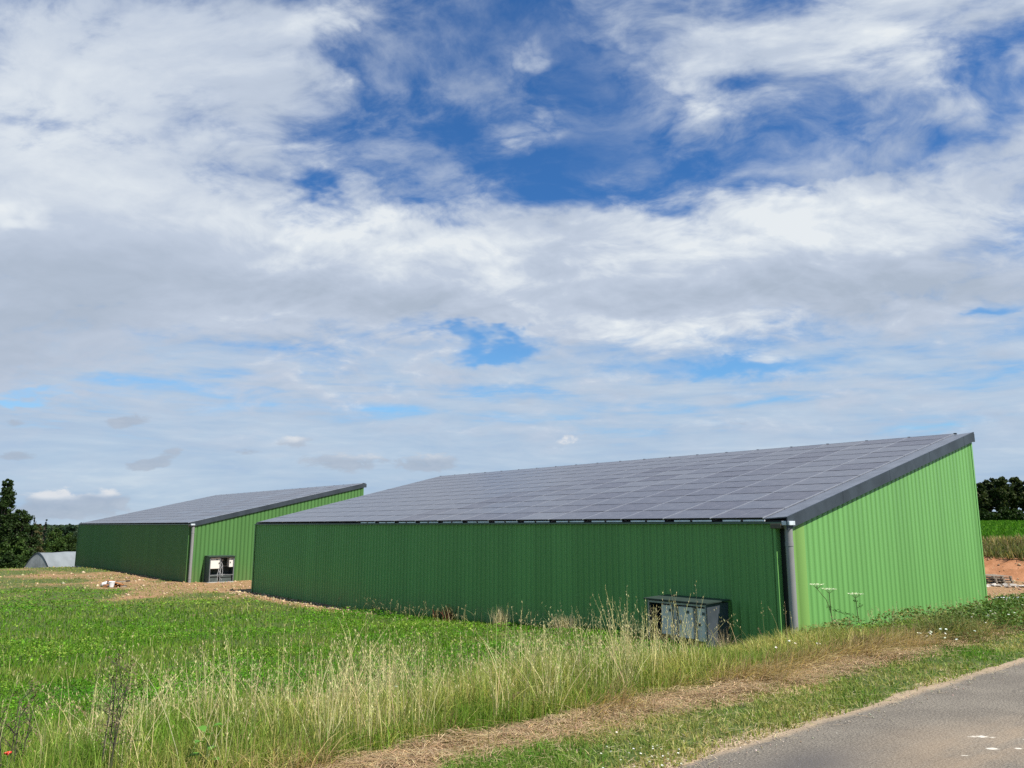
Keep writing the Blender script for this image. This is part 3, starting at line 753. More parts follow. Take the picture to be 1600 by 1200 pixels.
# ---------------------------------------------------------------- plants on the ground
def polar(n, r0, r1, a0=-41, a1=41):
    """points around the viewer's stand, denser close by so that near turf has fine blades"""
    r = r0 * (r1 / r0) ** rng.random(n); a = np.radians(a0 + (a1 - a0) * rng.random(n))
    return r * np.sin(a), r * np.cos(a), r
def on_land(x, y, m=0.02, road=.06):
    d, w = dw(x, y)
    return (~inside(x, y, m)) & ((d > road))
def ribbons(x, y, z, h, wd, nseg=3, lean=.3, curl=.5, col=None, flat=False, lean_dir=None):
    n = len(x); hd = rng.random(n) * 2 * np.pi; ld = rng.random(n) * 2 * np.pi if lean_dir is None else lean_dir
    ln = np.abs(rng.normal(0, lean, n)) if not flat else np.full(n, 1.)
    V = np.zeros((n, nseg + 1, 2, 3), np.float32)
    for k in range(nseg + 1):
        f = k / nseg
        if flat:
            ox = np.cos(ld) * h * f; oy = np.sin(ld) * h * f; oz = h * .10 * np.sin(f * 3.1) * rng.random(n)
            cx, cy, cz = x + ox, y + oy, z + oz + .004
            px, py, pz = -np.sin(ld), np.cos(ld), np.zeros(n)
        else:
            b = ln * (f * .6 + curl * f * f)
            ox, oy = np.cos(ld) * h * b, np.sin(ld) * h * b
            cx, cy, cz = x + ox, y + oy, z + h * f * (1 - .28 * np.minimum(b, 1.6) * f) - .01
            px, py, pz = np.cos(hd), np.sin(hd), np.zeros(n)
        ww = wd * (1 - f ** 2.2 * .88) * .5
        V[:, k, 0] = np.stack([cx - px * ww, cy - py * ww, cz], 1); V[:, k, 1] = np.stack([cx + px * ww, cy + py * ww, cz], 1)
    b0 = np.arange(n)[:, None] * (2 * (nseg + 1)) + 2 * np.arange(nseg)[None]
    F = np.stack([b0, b0 + 1, b0 + 3, b0 + 2], -1).reshape(-1, 4)
    C = np.repeat(col, nseg, 0) if col is not None else None
    tip = V[:, -1].mean(1)
    return V.reshape(-1, 3), F, C, V
def leaves(c, size, tilt=.6, up=True, asp=.75):
    """diamond leaves at points c"""
    n = len(c); a = rng.random(n) * 2 * np.pi
    nr = np.stack([rng.normal(0, tilt, n), rng.normal(0, tilt, n), np.ones(n) if up else rng.normal(0, 1, n)], 1)
    nr /= np.linalg.norm(nr, axis=1, keepdims=True)
    t = np.stack([np.cos(a), np.sin(a), np.zeros(n)], 1); t -= nr * (t * nr).sum(1, keepdims=True); t /= np.linalg.norm(t, axis=1, keepdims=True) + 1e-9
    s = np.cross(nr, t); size = np.broadcast_to(size, (n,))[:, None]
    V = np.stack([c - t * size * .5, c + s * size * .5 * asp - t * size * .04, c + t * size * .5, c - s * size * .5 * asp - t * size * .04], 1)
    F = np.arange(n * 4).reshape(-1, 4)
    return V.reshape(-1, 3), F
def jitter(base, n, amt=.18):
    b = np.broadcast_to(np.asarray(base, float), (n, 3)); k = np.exp(rng.normal(0, amt, (n, 1)))
    return np.clip(b * k * (1 + rng.normal(0, .06, (n, 3))), .002, .9)
def blend(a, b, t):
    t = np.asarray(t)[:, None]; return np.asarray(a) * (1 - t) + np.asarray(b) * t
class Pile:
    def __init__(s): s.V = []; s.F = []; s.C = []; s.n = 0
    def add(s, V, F, C): s.V.append(V); s.F.append(F + s.n); s.C.append(C); s.n += len(V)
    def build(s, name, m, parent=None, **k):
        o = np_mesh(name, np.concatenate(s.V), np.concatenate(s.F), m, parent, facecol=np.concatenate(s.C))
        tag(o, **k); return o
GREEN = (.044, .158, .004); GREEN2 = (.098, .225, .014); OLIVE = (.200, .265, .040); STRAW = (.42, .34, .15); PALE = (.60, .50, .27); BROWN = (.20, .125, .055)

# -- green clover meadow
P_ = Pile()
x, y, r = polar(700000, 5.0, 60)
d, w = dw(x, y); so_ = soil_of(x, y); n1 = fbm(x, y, 3.2, 4); n2 = fbm(x + 50, y, 11, 3)
tall = sm(d, 6.2, 3.0)                                    # long grass takes over towards the road
keep = on_land(x, y) & (d > 2.0) & (w < 40) & (so_ + (n1 - .5) * .9 + (rng.random(len(x)) - .5) * .75 < .36) & (rng.random(len(x)) > tall * .72)
keep &= rng.random(len(x)) < (.22 + .78 * sm(n2 + (n1 - .5) * .7 - .10 * sm(y, 22, 34), .34, .46))
# turf opens up towards the bare earth
x, y, r, d, w, n1, n2 = (q[keep] for q in (x, y, r, d, w, n1, n2))
ch = (.07 + .22 * sm(n1, .3, .75)) * (1 - .55 * sm(y, 38, 46)) * (1 - .5 * sm(d, 3.4, 2.))
hz = ch * (.25 + .75 * rng.random(len(x)) ** .6)
c = np.stack([x, y, ground_z(x, y) + hz], 1)
V, F = leaves(c, (.012 + .0011 * r) * np.exp(rng.normal(0, .35, len(x))), .60)
dry = sm(n2 + .7 * (fbm(x, y, 1.3, 3) - .5), .56, .42) * 1.1 + .45 * sm(y, 38, 47) + .4 * tall[keep] + .15 * sm(y, 20, 34) * sm(n1, .55, .35)
col = jitter(blend(blend(GREEN, GREEN2, sm(fbm(x, y + 9, 1.1, 3) + rng.normal(0, .12, len(x)), .35, .65)), OLIVE, np.clip(dry, 0, 1) * rng.random(len(x))), len(x), .26)
P_.add(V, F, col)
P_.build('meadow_clover', M['leaf'], kind='stuff')
# -- fine grass through the meadow
P_ = Pile()
x, y, r = polar(250000, 5.0, 130)
d, w = dw(x, y); so_ = soil_of(x, y); n1 = fbm(x, y, 3.2, 4); n2 = fbm(x + 50, y, 11, 3)
thin = .80 * sm(so_ + (fbm(x, y, 1.8, 3) - .5) * 1.2, .2, .9)
keep = on_land(x, y) & (d > 1.9) & (w < 46) & (r < 200) & (rng.random(len(x)) > thin) & (rng.random(len(x)) < .55 + .6 * sm(n2, .55, .38))
x, y, r, d, w, n1, so_ = (q[keep] for q in (x, y, r, d, w, n1, so_))
h = (.10 + .20 * rng.random(len(x))) * (1 - .5 * sm(y, 36, 46))
yel = np.clip(-.10 + .5 * sm(n1, .5, .35) + .9 * sm(y, 34, 46) + .5 * sm(d, 6, 3) + rng.normal(0, .2, len(x)), 0, 1)
col = jitter(blend(GREEN2, blend(OLIVE, STRAW, rng.random(len(x)) ** 2), yel), len(x))
V, F, C, _ = ribbons(x, y, ground_z(x, y), h, .0032 + .00085 * r, 2, .4, .6, col)
P_.add(V, F, C)
P_.build('meadow_grass', M['blade'], kind='stuff')

# -- long roadside grass, yellowing, along the bank
P_ = Pile()
def band(n, d0, d1, w0, w1):
    return d0 + (d1 - d0) * rng.random(n), w0 + (w1 - w0) * rng.random(n)
d, w = band(230000, 1.55, 8.2, -5.5, 17)
hn = fbm(*xy(d, w), 1.5, 3); hb = fbm(*xy(d + 40, w), .7, 3)
keepp = (d > 1.95 + (hn - .5) * .9 + .35 * sm(w, 6, 12) * 0) & (rng.random(len(d)) < sm(d, 8.4, 3.2) * .95 + .05) & (rng.random(len(d)) < 1 - .60 * sm(w, 7.5, 10.5))
d, w, hn, hb = d[keepp], w[keepp], hn[keepp], hb[keepp]; x, y = xy(d, w); ok = on_land(x, y); x, y, d, w, hn, hb = (q[ok] for q in (x, y, d, w, hn, hb)); r = np.hypot(x, y)
h = (.20 + .46 * rng.random(len(x))) * (.6 + .8 * hn) * (1 - .42 * sm(w, 1.5, 5)) * (1 - .50 * sm(w, 7.5, 10)) * (1 - .35 * sm(d, 4.5, 7.5)) * (.55 + .45 * sm(d, 1.9, 2.6)) * (.72 + .28 * sm(w, -1, 2))
yel = np.clip(.34 + .16 * sm(w, 0, 3) + 1.6 * (hb - .5) + 1.4 * (fbm(x, y, 3.1, 2) - .5) - .25 * sm(d, 3.5, 6) - .2 * sm(w, -1.5, -4) + rng.normal(0, .22, len(x)), 0, 1)
col = jitter(blend((.120, .220, .024), blend((.34, .33, .085), (.62, .49, .21), rng.random(len(x)) ** 1.3), yel), len(x), .34)
V, F, C, _ = ribbons(x, y, ground_z(x, y), h, .0028 + .0005 * r, 3, .42, .8, col)
P_.add(V, F, C)
# pale dead tufts hanging over the hay strip
n = 16000; w = -4 + 16 * rng.random(n); d = 1.95 + rng.normal(0, .22, n) + (fbm(*xy(np.full(n, 2.), w), 1.1, 3) - .5) * .7; x, y = xy(d, w); r = np.hypot(x, y)
ok = fbm(x, y, .9, 3) > .47; x, y, r = x[ok], y[ok], r[ok]
V, F, C, _ = ribbons(x, y, ground_z(x, y), .12 + .25 * rng.random(len(x)), .003 + .0004 * r, 3, .9, 1.1, jitter((.36, .27, .13), len(x), .3), lean_dir=rng.normal(math.atan2(-UY, -UX), .9, len(x)))
P_.add(V, F, C)
P_.build('long_roadside_grass', M['blade'], kind='stuff')

# -- seeding stalks
def stalks(n, x, y, hmin, hmax, head=7, colr=PALE, dark=False, lean=.28):
    r = np.hypot(x, y); h = hmin + (hmax - hmin) * rng.random(n) ** 1.3
    col = jitter(blend(colr, (.30, .33, .10), (rng.random(n) ** 2) * .8), n, .18)
    V, F, C, VV = ribbons(x, y, ground_z(x, y), h, .0026 + .00034 * r, 5, lean, .75, col)
    P_.add(V, F, C)
    cen = VV.mean(2)                                     # n,6,3
    f = .76 + .24 * rng.random((n, head)); k = np.clip((f * 5).astype(int), 0, 4); t = (f * 5 - k)[..., None]
    i = np.arange(n)[:, None]
    c = cen[i, k] * (1 - t) + cen[i, k + 1] * t
    sp = (1 - np.abs(f - .86) / .16)[..., None].clip(.15, 1) * (.004 + .010 * rng.random((n, 1, 1)))
    c = c + rng.normal(0, 1, (n, head, 3)) * sp * (1 + r[:, None, None] * .03)
    c = c.reshape(-1, 3); rr_ = np.repeat(r, head)
    # spikelets: small upright slivers
    hgt = .012 + .0010 * rr_ + .007 * rng.random(len(c)); wd = .0026 + .00034 * rr_; a = rng.random(len(c)) * 6.283
    tx, ty = np.cos(a) * wd * .5, np.sin(a) * wd * .5; lx, ly = rng.normal(0, .35, len(c)) * hgt, rng.normal(0, .35, len(c)) * hgt
    V = np.stack([c, c + np.stack([tx + lx * .5, ty + ly * .5, hgt * .5], 1), c + np.stack([lx, ly, hgt], 1), c + np.stack([-tx + lx * .5, -ty + ly * .5, hgt * .5], 1)], 1).reshape(-1, 3)
    P_.add(V, np.arange(len(V)).reshape(-1, 4), jitter(colr if not dark else (.30, .20, .13), len(c), .22))
P_ = Pile()
d, w = band(9000, 1.9, 6.5, -4.8, 9.5)
cl = fbm(*xy(d, w), .75, 3) + (rng.random(len(d)) - .5) * .16
pick = (cl > .50) & (rng.random(len(d)) < sm(d, 7, 3.0)) & (rng.random(len(d)) < .25 + .75 * sm(w, -4.0, -2.2)) & (rng.random(len(d)) < 1 - .95 * sm(w, 2.2, 4.6))
d, w = d[pick][:520], w[pick][:520]; x, y = xy(d, w)
stalks(len(x), x, y, .35, 1.0, lean=.34)
# purplish panicles here and there
tn = 84; td = 2.1 + 3.2 * rng.random(tn) ** 1.4; tw = -3.0 + 6.6 * rng.random(tn) ** .8; m_ = rng.integers(4, 20, tn)
tx, ty = xy(np.repeat(td, m_) + rng.normal(0, .07, m_.sum()), np.repeat(tw, m_) + rng.normal(0, .07, m_.sum()))
th = np.repeat(.55 + .65 * rng.random(tn), m_)
for lo, hi in ((.4, .7), (.6, .95), (.85, 1.2)):
    q_ = (th > lo) & (rng.random(len(th)) < .7); stalks(int(q_.sum()), tx[q_], ty[q_], lo * .8, hi, 8, (.60, .52, .27), lean=.26)
pk = rng.random(len(x)) < .12; stalks(int(pk.sum()), x[pk] + .05, y[pk], .35, .7, 22, (.36, .27, .16), True)
# lone straws in the open meadow and against the walls
x, y, r = polar(300, 8, 30, -38, 25); ok = on_land(x, y, .3) & (dw(x, y)[0] > 5) & (y < 30); x, y = x[ok], y[ok]
stalks(len(x), x, y, .3, .7)
t = 3 + 22 * rng.random(420) ** .8; s = -.25 - 1.2 * rng.random(420) ** 2; ok = fbm(t, s, 1.6, 3) > .46; t, s = t[ok], s[ok]
x, y = A[0] + s * VX + t * UX, A[1] + s * VY + t * UY; stalks(len(x), x, y, .3, .85, 9, (.44, .36, .19), lean=.4)
s = 1.5 + 9 * rng.random(60); t = -.5 - 1.4 * rng.random(60); x, y = A[0] + s * VX + t * UX, A[1] + s * VY + t * UY
stalks(len(x), x, y, .35, .95, 14, (.50, .45, .25), lean=.35)
P_.build('seeding_grass_stalks', M['straw'], kind='stuff')

# -- mown verge between the road and the hay
P_ = Pile()
x, y, r = polar(420000, 4.2, 55, -5, 44)
d, w = dw(x, y); n1 = fbm(x, y, 1.0, 4); n2 = fbm(x + 31, y, .35, 3)
keep = (d > .20 + (n2 - .5) * .22) & (d < 2.1 + (n1 - .5) * .6) & (rng.random(len(x)) < .12 + .88 * (1 - sm(d + (n1 - .5) * 1.3, 1.1, 1.5) * sm(w, 8, 3) * .90)) & (rng.random(len(x)) < .4 + .6 * sm(n1, .35, .5))
x, y, r, d, w, n1, n2 = (q[keep] for q in (x, y, r, d, w, n1, n2))
dryv = np.clip(.42 + 1.9 * (fbm(x + 7, y, 1.4, 3) - .5) + rng.normal(0, .25, len(x)), 0, 1)
col = jitter(blend((.085, .205, .018), blend((.24, .28, .06), (.50, .40, .18), rng.random(len(x))), dryv), len(x), .2)
V, F, C, _ = ribbons(x, y, ground_z(x, y), .03 + .055 * rng.random(len(x)), .0030 + .0007 * r, 2, .7, .8, col)
P_.add(V, F, C)
P_.build('mown_verge_grass', M['blade'], kind='stuff')
# -- raked hay
P_ = Pile()
n = 115000; w = -3.5 + 26 * rng.random(n) ** 1.5; d = 1.55 + rng.normal(0, .21, n)
x, y = xy(d, w); hn = fbm(x, y, .8, 3); k = (d > .15) & (rng.random(n) < .2 + .9 * sm(hn, .36, .52)) & (rng.random(n) < 1 - .75 * sm(w, 4, 9)); x, y, w = x[k], y[k], w[k]; r = np.hypot(x, y)
hump = .05 * rng.random(len(x)) ** 2 * (1 + sm(fbm(x, y, .6, 2), .5, .7))
V, F, C, _ = ribbons(x, y, ground_z(x, y) + hump, .05 + .17 * rng.random(len(x)), .0022 + .00045 * r, 2, .5, .5, jitter(blend((.50, .37, .215), (.20, .125, .065), rng.random(len(x)) ** 2.2), len(x), .25), flat=True)
P_.add(V, F, C)
n = 14000; x, y, r = polar(n, 4.2, 30, -5, 44); d, w = dw(x, y); k = (d > -.02) & (d < 1.4) & (rng.random(n) < np.where(d < .35, .7, .5)); x, y, r, d = x[k], y[k], r[k], d[k]
V, F, C, _ = ribbons(x, y, np.maximum(ground_z(x, y), np.where(d < .3, .0, -9)) + .03 * rng.random(len(x)) * (d > .2), .04 + .12 * rng.random(len(x)), .0020 + .0004 * r, 2, .5, .5, jitter((.50, .40, .24), len(x), .2), flat=True)
P_.add(V, F, C)
P_.build('cut_hay', M['straw'], kind='stuff')

# -- dark clods scraped up by the mower
n = 900; w = -1 + 17 * rng.random(n); d = 1.95 + rng.normal(0, .16, n) + .3 * sm(w, 4, 9); x, y = xy(d, w); k = fbm(x, y, .8, 3) > .50; x, y = x[k], y[k]; n = len(x)
sz = .015 + .035 * rng.random(n) ** 2; B = np.array([(1,0,0),(0,1,0),(-1,0,0),(0,-1,0),(0,0,.7),(0,0,-.7)], float); T = np.array([(0,1,4),(1,2,4),(2,3,4),(3,0,4),(1,0,5),(2,1,5),(3,2,5),(0,3,5)])
V = np.stack([x, y, ground_z(x, y) + .02], 1)[:, None] + B[None] * sz[:, None, None] * (.6 + .8 * rng.random((n, 6, 3)))
o = np_mesh('soil_clods', V.reshape(-1, 3), (np.arange(n)[:, None, None] * 6 + T[None]).reshape(-1, 3), M['leaf'], facecol=np.repeat(jitter((.11, .068, .038), n, .3), 8, 0)); tag(o, kind='stuff')

# -- leafy weeds on the bank in front of the gable
P_ = Pile()
d, w = band(90000, 1.7, 8.1, 5.8, 34)
x, y = xy(d, w); hn = fbm(x, y, 1.3, 3); hb = fbm(x + 20, y, .5, 3)
k = on_land(x, y) & (rng.random(len(x)) < sm(hn, .36, .55) * (.3 + .7 * sm(hb, .35, .5))) & (d > 1.9 + (hn - .5) + .3 * sm(w, 12, 9)) & (w < 23 + 6 * (hn - .5) + 5 * sm(d, 6, 3)); x, y, d, w, hn, hb = (q[k] for q in (x, y, d, w, hn, hb)); r = np.hypot(x, y)
hc = .06 + .40 * sm(hb * .6 + hn * .5, .42, .72) * (.6 + .4 * sm(w, 7, 10)) * (1 - .6 * sm(w, 14, 22)); z = ground_z(x, y) + hc * rng.random(len(x)) ** .6
V, F = leaves(np.stack([x, y, z], 1), (.022 + .0015 * r) * (.6 + .8 * rng.random(len(x))), .7)
P_.add(V, F, jitter(blend((.050, .100, .018), (.19, .195, .055), np.clip(rng.random(len(x)) * 1.3 - .2 + (hn - .5), 0, 1)), len(x), .25))
# dried brown thatch among them
n = 16000; d, w = band(n, 1.8, 4.5, 6, 16); x, y = xy(d, w); k = (fbm(x + 5, y + 3, 1.1, 3) > .50); x, y = x[k], y[k]; r = np.hypot(x, y)
V, F, C, _ = ribbons(x, y, ground_z(x, y) + .1 * rng.random(len(x)), .08 + .2 * rng.random(len(x)), .003 + .0004 * r, 2, .8, .8, jitter(blend((.30, .21, .11), (.12, .075, .04), rng.random(len(x))), len(x), .25))
P_.add(V, F, C)
P_.build('bank_weeds', M['leaf'], kind='stuff')

# -- rough grass on top of the cut bank and crop rows beyond
P_ = Pile()
n = 30000; w = 63.3 + 5.4 * rng.random(n); d = 4 + 60 * rng.random(n); x, y = xy(d, w); 
V, F, C, _ = ribbons(x, y, ground_z(x, y), (.25 + .55 * rng.random(n)) * (.5 + fbm(x, y, 2, 3)), np.full(n, .07), 2, .35, .6, jitter(blend((.10, .13, .035), (.38, .30, .15), np.clip(rng.random(n) ** 1.5 + .7 * (fbm(x, y, 3, 3) - .5) + .5 * sm(w, 67, 68.5), 0, 1)), n, .22))
P_.add(V, F, C)
P_.build('rough_bank_grass', M['blade'], kind='stuff')
P_ = Pile()
n = 60000; w = 68.4 * (260 / 68.4) ** rng.random(n); d = -5 + 110 * rng.random(n) * (w / 68) ** .8; x, y = xy(d, w); r = np.hypot(x, y)
V, F, C, _ = ribbons(x, y, ground_z(x, y), .25 + .25 * rng.random(n), .0025 * r, 1, .3, .3, jitter(blend((.055, .150, .010), (.095, .215, .018), rng.random(n)), n, .15))
P_.add(V, F, C)
P_.build('crop_rows', M['blade'], kind='stuff')

# -- stones and clods
x1, y1, r1 = polar(42000, 20, 95, -42, 44); so_ = soil_of(x1, y1); dd_, ww_ = dw(x1, y1)
k = on_land(x1, y1, .05) & (rng.random(len(x1)) < so_ * .9 - .15) & (ww_ < 66); x1, y1, r1 = x1[k], y1[k], r1[k]
t = 20 + 17 * rng.random(1300); s = -.60 + .40 * rng.normal(0, 1, 1300); ok = s < -.12; t, s = t[ok], s[ok]
x2, y2 = A[0] + s * VX + t * UX, A[1] + s * VY + t * UY
x = np.concatenate([x1, x2]); y = np.concatenate([y1, y2]); r = np.hypot(x, y); n = len(x)
sz = (.006 + .00075 * r) * np.exp(np.clip(rng.normal(0, .5, n), -1, 1.1)); z = ground_z(x, y) + sz * .15
B = np.array([(1,0,0),(0,1,0),(-1,0,0),(0,-1,0),(0,0,.7),(0,0,-.7)], float)
V = np.stack([x, y, z], 1)[:, None] + B[None] * sz[:, None, None] * (.6 + .8 * rng.random((n, 6, 3)))
T = np.array([(0,1,4),(1,2,4),(2,3,4),(3,0,4),(1,0,5),(2,1,5),(3,2,5),(0,3,5)])
F = (np.arange(n)[:, None, None] * 6 + T[None]).reshape(-1, 3)
near_wall = np.arange(n) >= len(x1)
col = jitter(blend((.34, .225, .12), (.58, .46, .30), np.clip(rng.random(n) ** 1.6 + .08 * near_wall, 0, 1)), n, .2)
o = np_mesh('gravel', V.reshape(-1, 3), F, M['leaf'], facecol=np.repeat(col, 8, 0)); tag(o, kind='stuff')

# -- grit and crumbs along the broken road edge
n = 2600; w = -2 + 20 * rng.random(n) ** 1.3; d = .12 + rng.normal(0, .13, n) - .5 * rng.random(n) ** 5; x, y = xy(d, w)
sz = .003 + .007 * rng.random(n) ** 2; z = np.maximum(ground_z(x, y), np.where(d < .15, .0, -9)) + sz * .4
V = np.stack([x, y, z], 1)[:, None] + B[None] * sz[:, None, None] * (.6 + .8 * rng.random((n, 6, 3)))
o = np_mesh('road_edge_grit', V.reshape(-1, 3), (np.arange(n)[:, None, None] * 6 + T[None]).reshape(-1, 3), M['leaf'], facecol=np.repeat(jitter(blend((.30, .24, .17), (.55, .50, .42), rng.random(n)), n, .2), 8, 0)); tag(o, kind='stuff')

# ---------------------------------------------------------------- trees
def tree(name, loc, h, crown, label, cat='tree', group=None, nl=9000, leaf=.30, cols=((.022, .045, .012), (.050, .085, .020)), trunk=True, clump=26, seed=1, sigma=.30, bare=.0, proto=None, rz=0., sc=1.):
    """crown: ellipsoids (x,y,z,rx,ry,rz). limbs run from the trunk to leaf clumps spread through each ellipsoid"""
    root = empty(name, loc, rz); tag(root, label, cat, group); root.scale = (sc, sc, sc)
    if proto is not None:
        for ch in proto.children: c = ch.copy(); COL.objects.link(c); c.parent = root
        return root
    g = np.random.default_rng(seed); C = []; K = []
    for (cx, cy, cz, rx, ry, rz_) in crown:
        n = clump
        v = g.normal(0, 1, (n, 3)); v /= np.linalg.norm(v, axis=1, keepdims=True)
        v *= (.35 + .62 * g.random((n, 1)) ** .6)
        K.append(np.array([cx, cy, cz]) + v * np.array([rx, ry, rz_])); 
    per = max(6, nl // (clump * len(crown)))
    for (e, k) in zip(crown, K):
        rad = min(e[3], e[4], e[5]); s = rad * sigma
        tone = g.random(len(k))
        for j, q in enumerate(k):
            ss = s * (.7 + .7 * g.random()); m = int(per * (.6 + .8 * g.random()))
            p = g.normal(0, 1, (m, 3)); p = p / np.linalg.norm(p, axis=1, keepdims=True) * (g.random((m, 1)) ** .5) * 1.5
            pts = q + p * ss * np.array([1, 1, .75]); C.append(np.concatenate([pts, np.full((m, 1), tone[j])], 1))
    C = np.concatenate(C); C = C[C[:, 2] > bare]
    V, F = leaves(C[:, :3], leaf * (.6 + .8 * g.random(len(C))), 1.0, up=False, asp=.8)
    t = np.clip(C[:, 3] * .7 + g.normal(0, .22, len(C)) + .15, 0, 1)
    np_mesh('crown', V, F, M['leaf'], root, facecol=jitter(blend(cols[0], cols[1], t), len(C), .15))
    if trunk:
        b = MB(); top = max(e[2] for e in crown); tr = .022 * h + .06
        pts = [(0, 0, -.8)]; rad = [tr * 1.25]
        for i in range(1, 7):
            f = i / 6; pts.append((.04 * h * math.sin(f * 3 + seed) * f, .03 * h * math.cos(f * 2.3 + seed) * f, top * f)); rad.append(tr * (1 - .8 * f))
        b.tube(pts, rad, 8)
        for e, k in zip(crown, K):
            for q in k[:: 3]:
                f = max(.25, min(.9, (q[2] * .65) / top)); i = int(f * 6); p0 = Vector(pts[i]).lerp(Vector(pts[min(i + 1, 6)]), f * 6 - i)
                q = Vector(q); m = p0.lerp(q, .5) + Vector((0, 0, -.03 * h)); b.tube([p0, m, q], [tr * (1 - .8 * f) * .6, tr * .22, tr * .07], 5)
        b.build('trunk', M['bark'], root, smooth=True)
    return root
def zr(yp, Y):
    u = 600 - yp; f = 1235.; p = math.atan(221 / f)
    return Y * (f * math.sin(p) + u * math.cos(p)) / (f * math.cos(p) - u * math.sin(p)) + EYE
def xr(px, yp, Y):
    u = 600 - yp; f = 1235.; p = math.atan(221 / f)
    return (px - 800) * Y / (f * math.cos(p) - u * math.sin(p))
def stand(px, top, Y):
    """ground point and height of something at bearing px, whose top shows at row top, Y metres away"""
    x = xr(px, 820, Y); z = float(ground_z(x, Y)); return (x, Y, z), zr(top, Y) - z
DK = ((.016, .034, .010), (.040, .068, .016)); MD = ((.028, .058, .012), (.062, .105, .022)); BR = ((.060, .055, .022), (.095, .085, .035)); BL = ((.015, .032, .016), (.032, .058, .030))
def blobs(kind, h, w, g):
    if kind == 'broad' and h > 4.2 * w:
        return [(0, 0, h * .30, w, w, h * .24), (w * .3, .1, h * .5, w * .85, w * .8, h * .2), (-w * .25, .2, h * .62, w * .85, w * .8, h * .2), (w * .05, -.2, h * .83, w * .62, w * .6, h * .15), (w * .5, 0, h * .2, w * .7, w * .7, h * .16), (-w * .6, 0, h * .25, w * .6, w * .7, h * .2)]
    if kind == 'column':
        return [(0.12 * w * math.sin(i * 2.1), .1 * w, h * (.14 + .78 * i / 8), w * (.95 - .10 * abs(i - 3) / 4 - (.35 if i == 8 else 0)), w * .9, h * .085) for i in range(9)]
    if kind == 'cone':
        return [(0, 0, h * (.12 + .84 * i / 7), w * (1 - .125 * i), w * (1 - .125 * i), h * .07) for i in range(8)]
    if kind == 'bush':
        return [(0, 0, h * .42, w * .85, w * .8, h * .48), (w * .45, .2, h * .36, w * .6, w * .6, h * .42), (-w * .5, -.2, h * .33, w * .55, w * .6, h * .38), (.1 * w, 0, h * .78, w * .5, w * .45, h * .2)]
    # broad
    return [(0, 0, h * .62, w * .8, w * .8, h * .22), (w * .45, .1, h * .52, w * .6, w * .6, h * .2), (-w * .48, .3, h * .55, w * .58, w * .6, h * .2), (w * .12, -.3, h * .84, w * .55, w * .5, h * .14), (-w * .2, w * .3, h * .38, w * .6, w * .6, h * .16)]
def plant(kind, name, px, top, hw, Y, label, cols, cat='tree', group=None, nl=7000, leaf=.3, seed=1, low=0., **k):
    (lx, ly, lz), h = stand(px, top, Y); w = hw * Y / 1260.
    return tree(name, (lx, ly, lz), h, blobs(kind, h, w, None), label, cat, group, nl, leaf, cols, seed=seed, **k)
G1 = 'trees beyond the meadow on the left'
plant('column', 'poplar_tree', 5, 747, 11, 118, 'tall dark columnar poplar at the left edge of the picture', DK, group=G1, nl=20000, leaf=.24, seed=3, clump=34, sigma=.36)
plant('broad', 'broadleaf_tree', 44, 803, 17, 127, 'dark tree sloping down towards the brownish tree, behind the round-topped one', DK, group=G1, nl=11000, leaf=.28, seed=6)
plant('broad', 'broadleaf_tree', 29, 791, 21, 124, 'dark round-topped tree directly right of the tall poplar', DK, group=G1, nl=14000, leaf=.28, seed=5)
plant('broad', 'broadleaf_tree', 57, 817, 13, 140, 'brownish tree between the round-topped tree and the small spiky conifer', BR, group=G1, nl=8000, leaf=.26, seed=8)
plant('cone', 'conifer_tree', 72, 813, 8, 152, 'dark spiky conifer rising above the hedge behind the polytunnel', BL, group=G1, nl=6000, leaf=.24, seed=9, clump=10)
plant('cone', 'conifer_tree', 53, 811, 4, 156, 'slim dark conifer tip just above the brownish tree', BL, group=G1, nl=3000, leaf=.24, seed=10, clump=10)
plant('broad', 'broadleaf_tree', 88, 824, 14, 162, 'mid green low tree right of the spiky conifer', MD, group=G1, nl=8000, leaf=.28, seed=11)
plant('broad', 'broadleaf_tree', 108, 819, 17, 170, 'distant dark flat-topped tree nearest the left end of the far shed', BL, group=G1, nl=8000, leaf=.4, seed=12)
plant('broad', 'broadleaf_tree', 129, 815, 6, 190, 'small treetop peeping over the corner of the far shed roof', BL, group=G1, nl=2500, leaf=.35, seed=13)
for i, (px, top, hw, Y, c, lb) in enumerate([
    (8, 846, 18, 110, MD, 'mid green bush below the tall poplar at the left edge'),
    (32, 838, 15, 118, MD, 'largest mid green bush left of the polytunnel'),
    (66, 841, 19, 152, MD, 'dark bush directly behind the pointed end of the polytunnel'),
    (92, 841, 19, 156, MD, 'dark bush behind the middle of the polytunnel'),
    (117, 838, 18, 158, DK, 'dark bush behind the polytunnel, next to the far shed'),
    (18, 862, 14, 100, DK, 'low dark shrub at the foot of the left trees'),
    (30, 868, 9, 110, DK, 'low dark shrub touching the left side of the polytunnel'),
    (80, 832, 18, 164, DK, 'dark bush under the spiky conifer'),
    (106, 830, 17, 166, MD, 'mid green bush below the distant flat-topped tree')]):
    plant('bush', 'bush', px, top, hw, Y, lb, c, 'bush', 'bushes beyond the meadow', 5200, .26, 20 + i, trunk=False)
for i, (px, top, hw, Y) in enumerate([(-45, 800, 26, 120), (-100, 790, 30, 125), (-160, 806, 30, 130)]):
    plant('broad', 'broadleaf_tree', px, top, hw, Y, 'dark tree outside the left edge of the picture', DK, group='trees outside the left edge', nl=7000, leaf=.34, seed=40 + i)
G2 = 'row of tall trees beyond the green field'
protoT = None
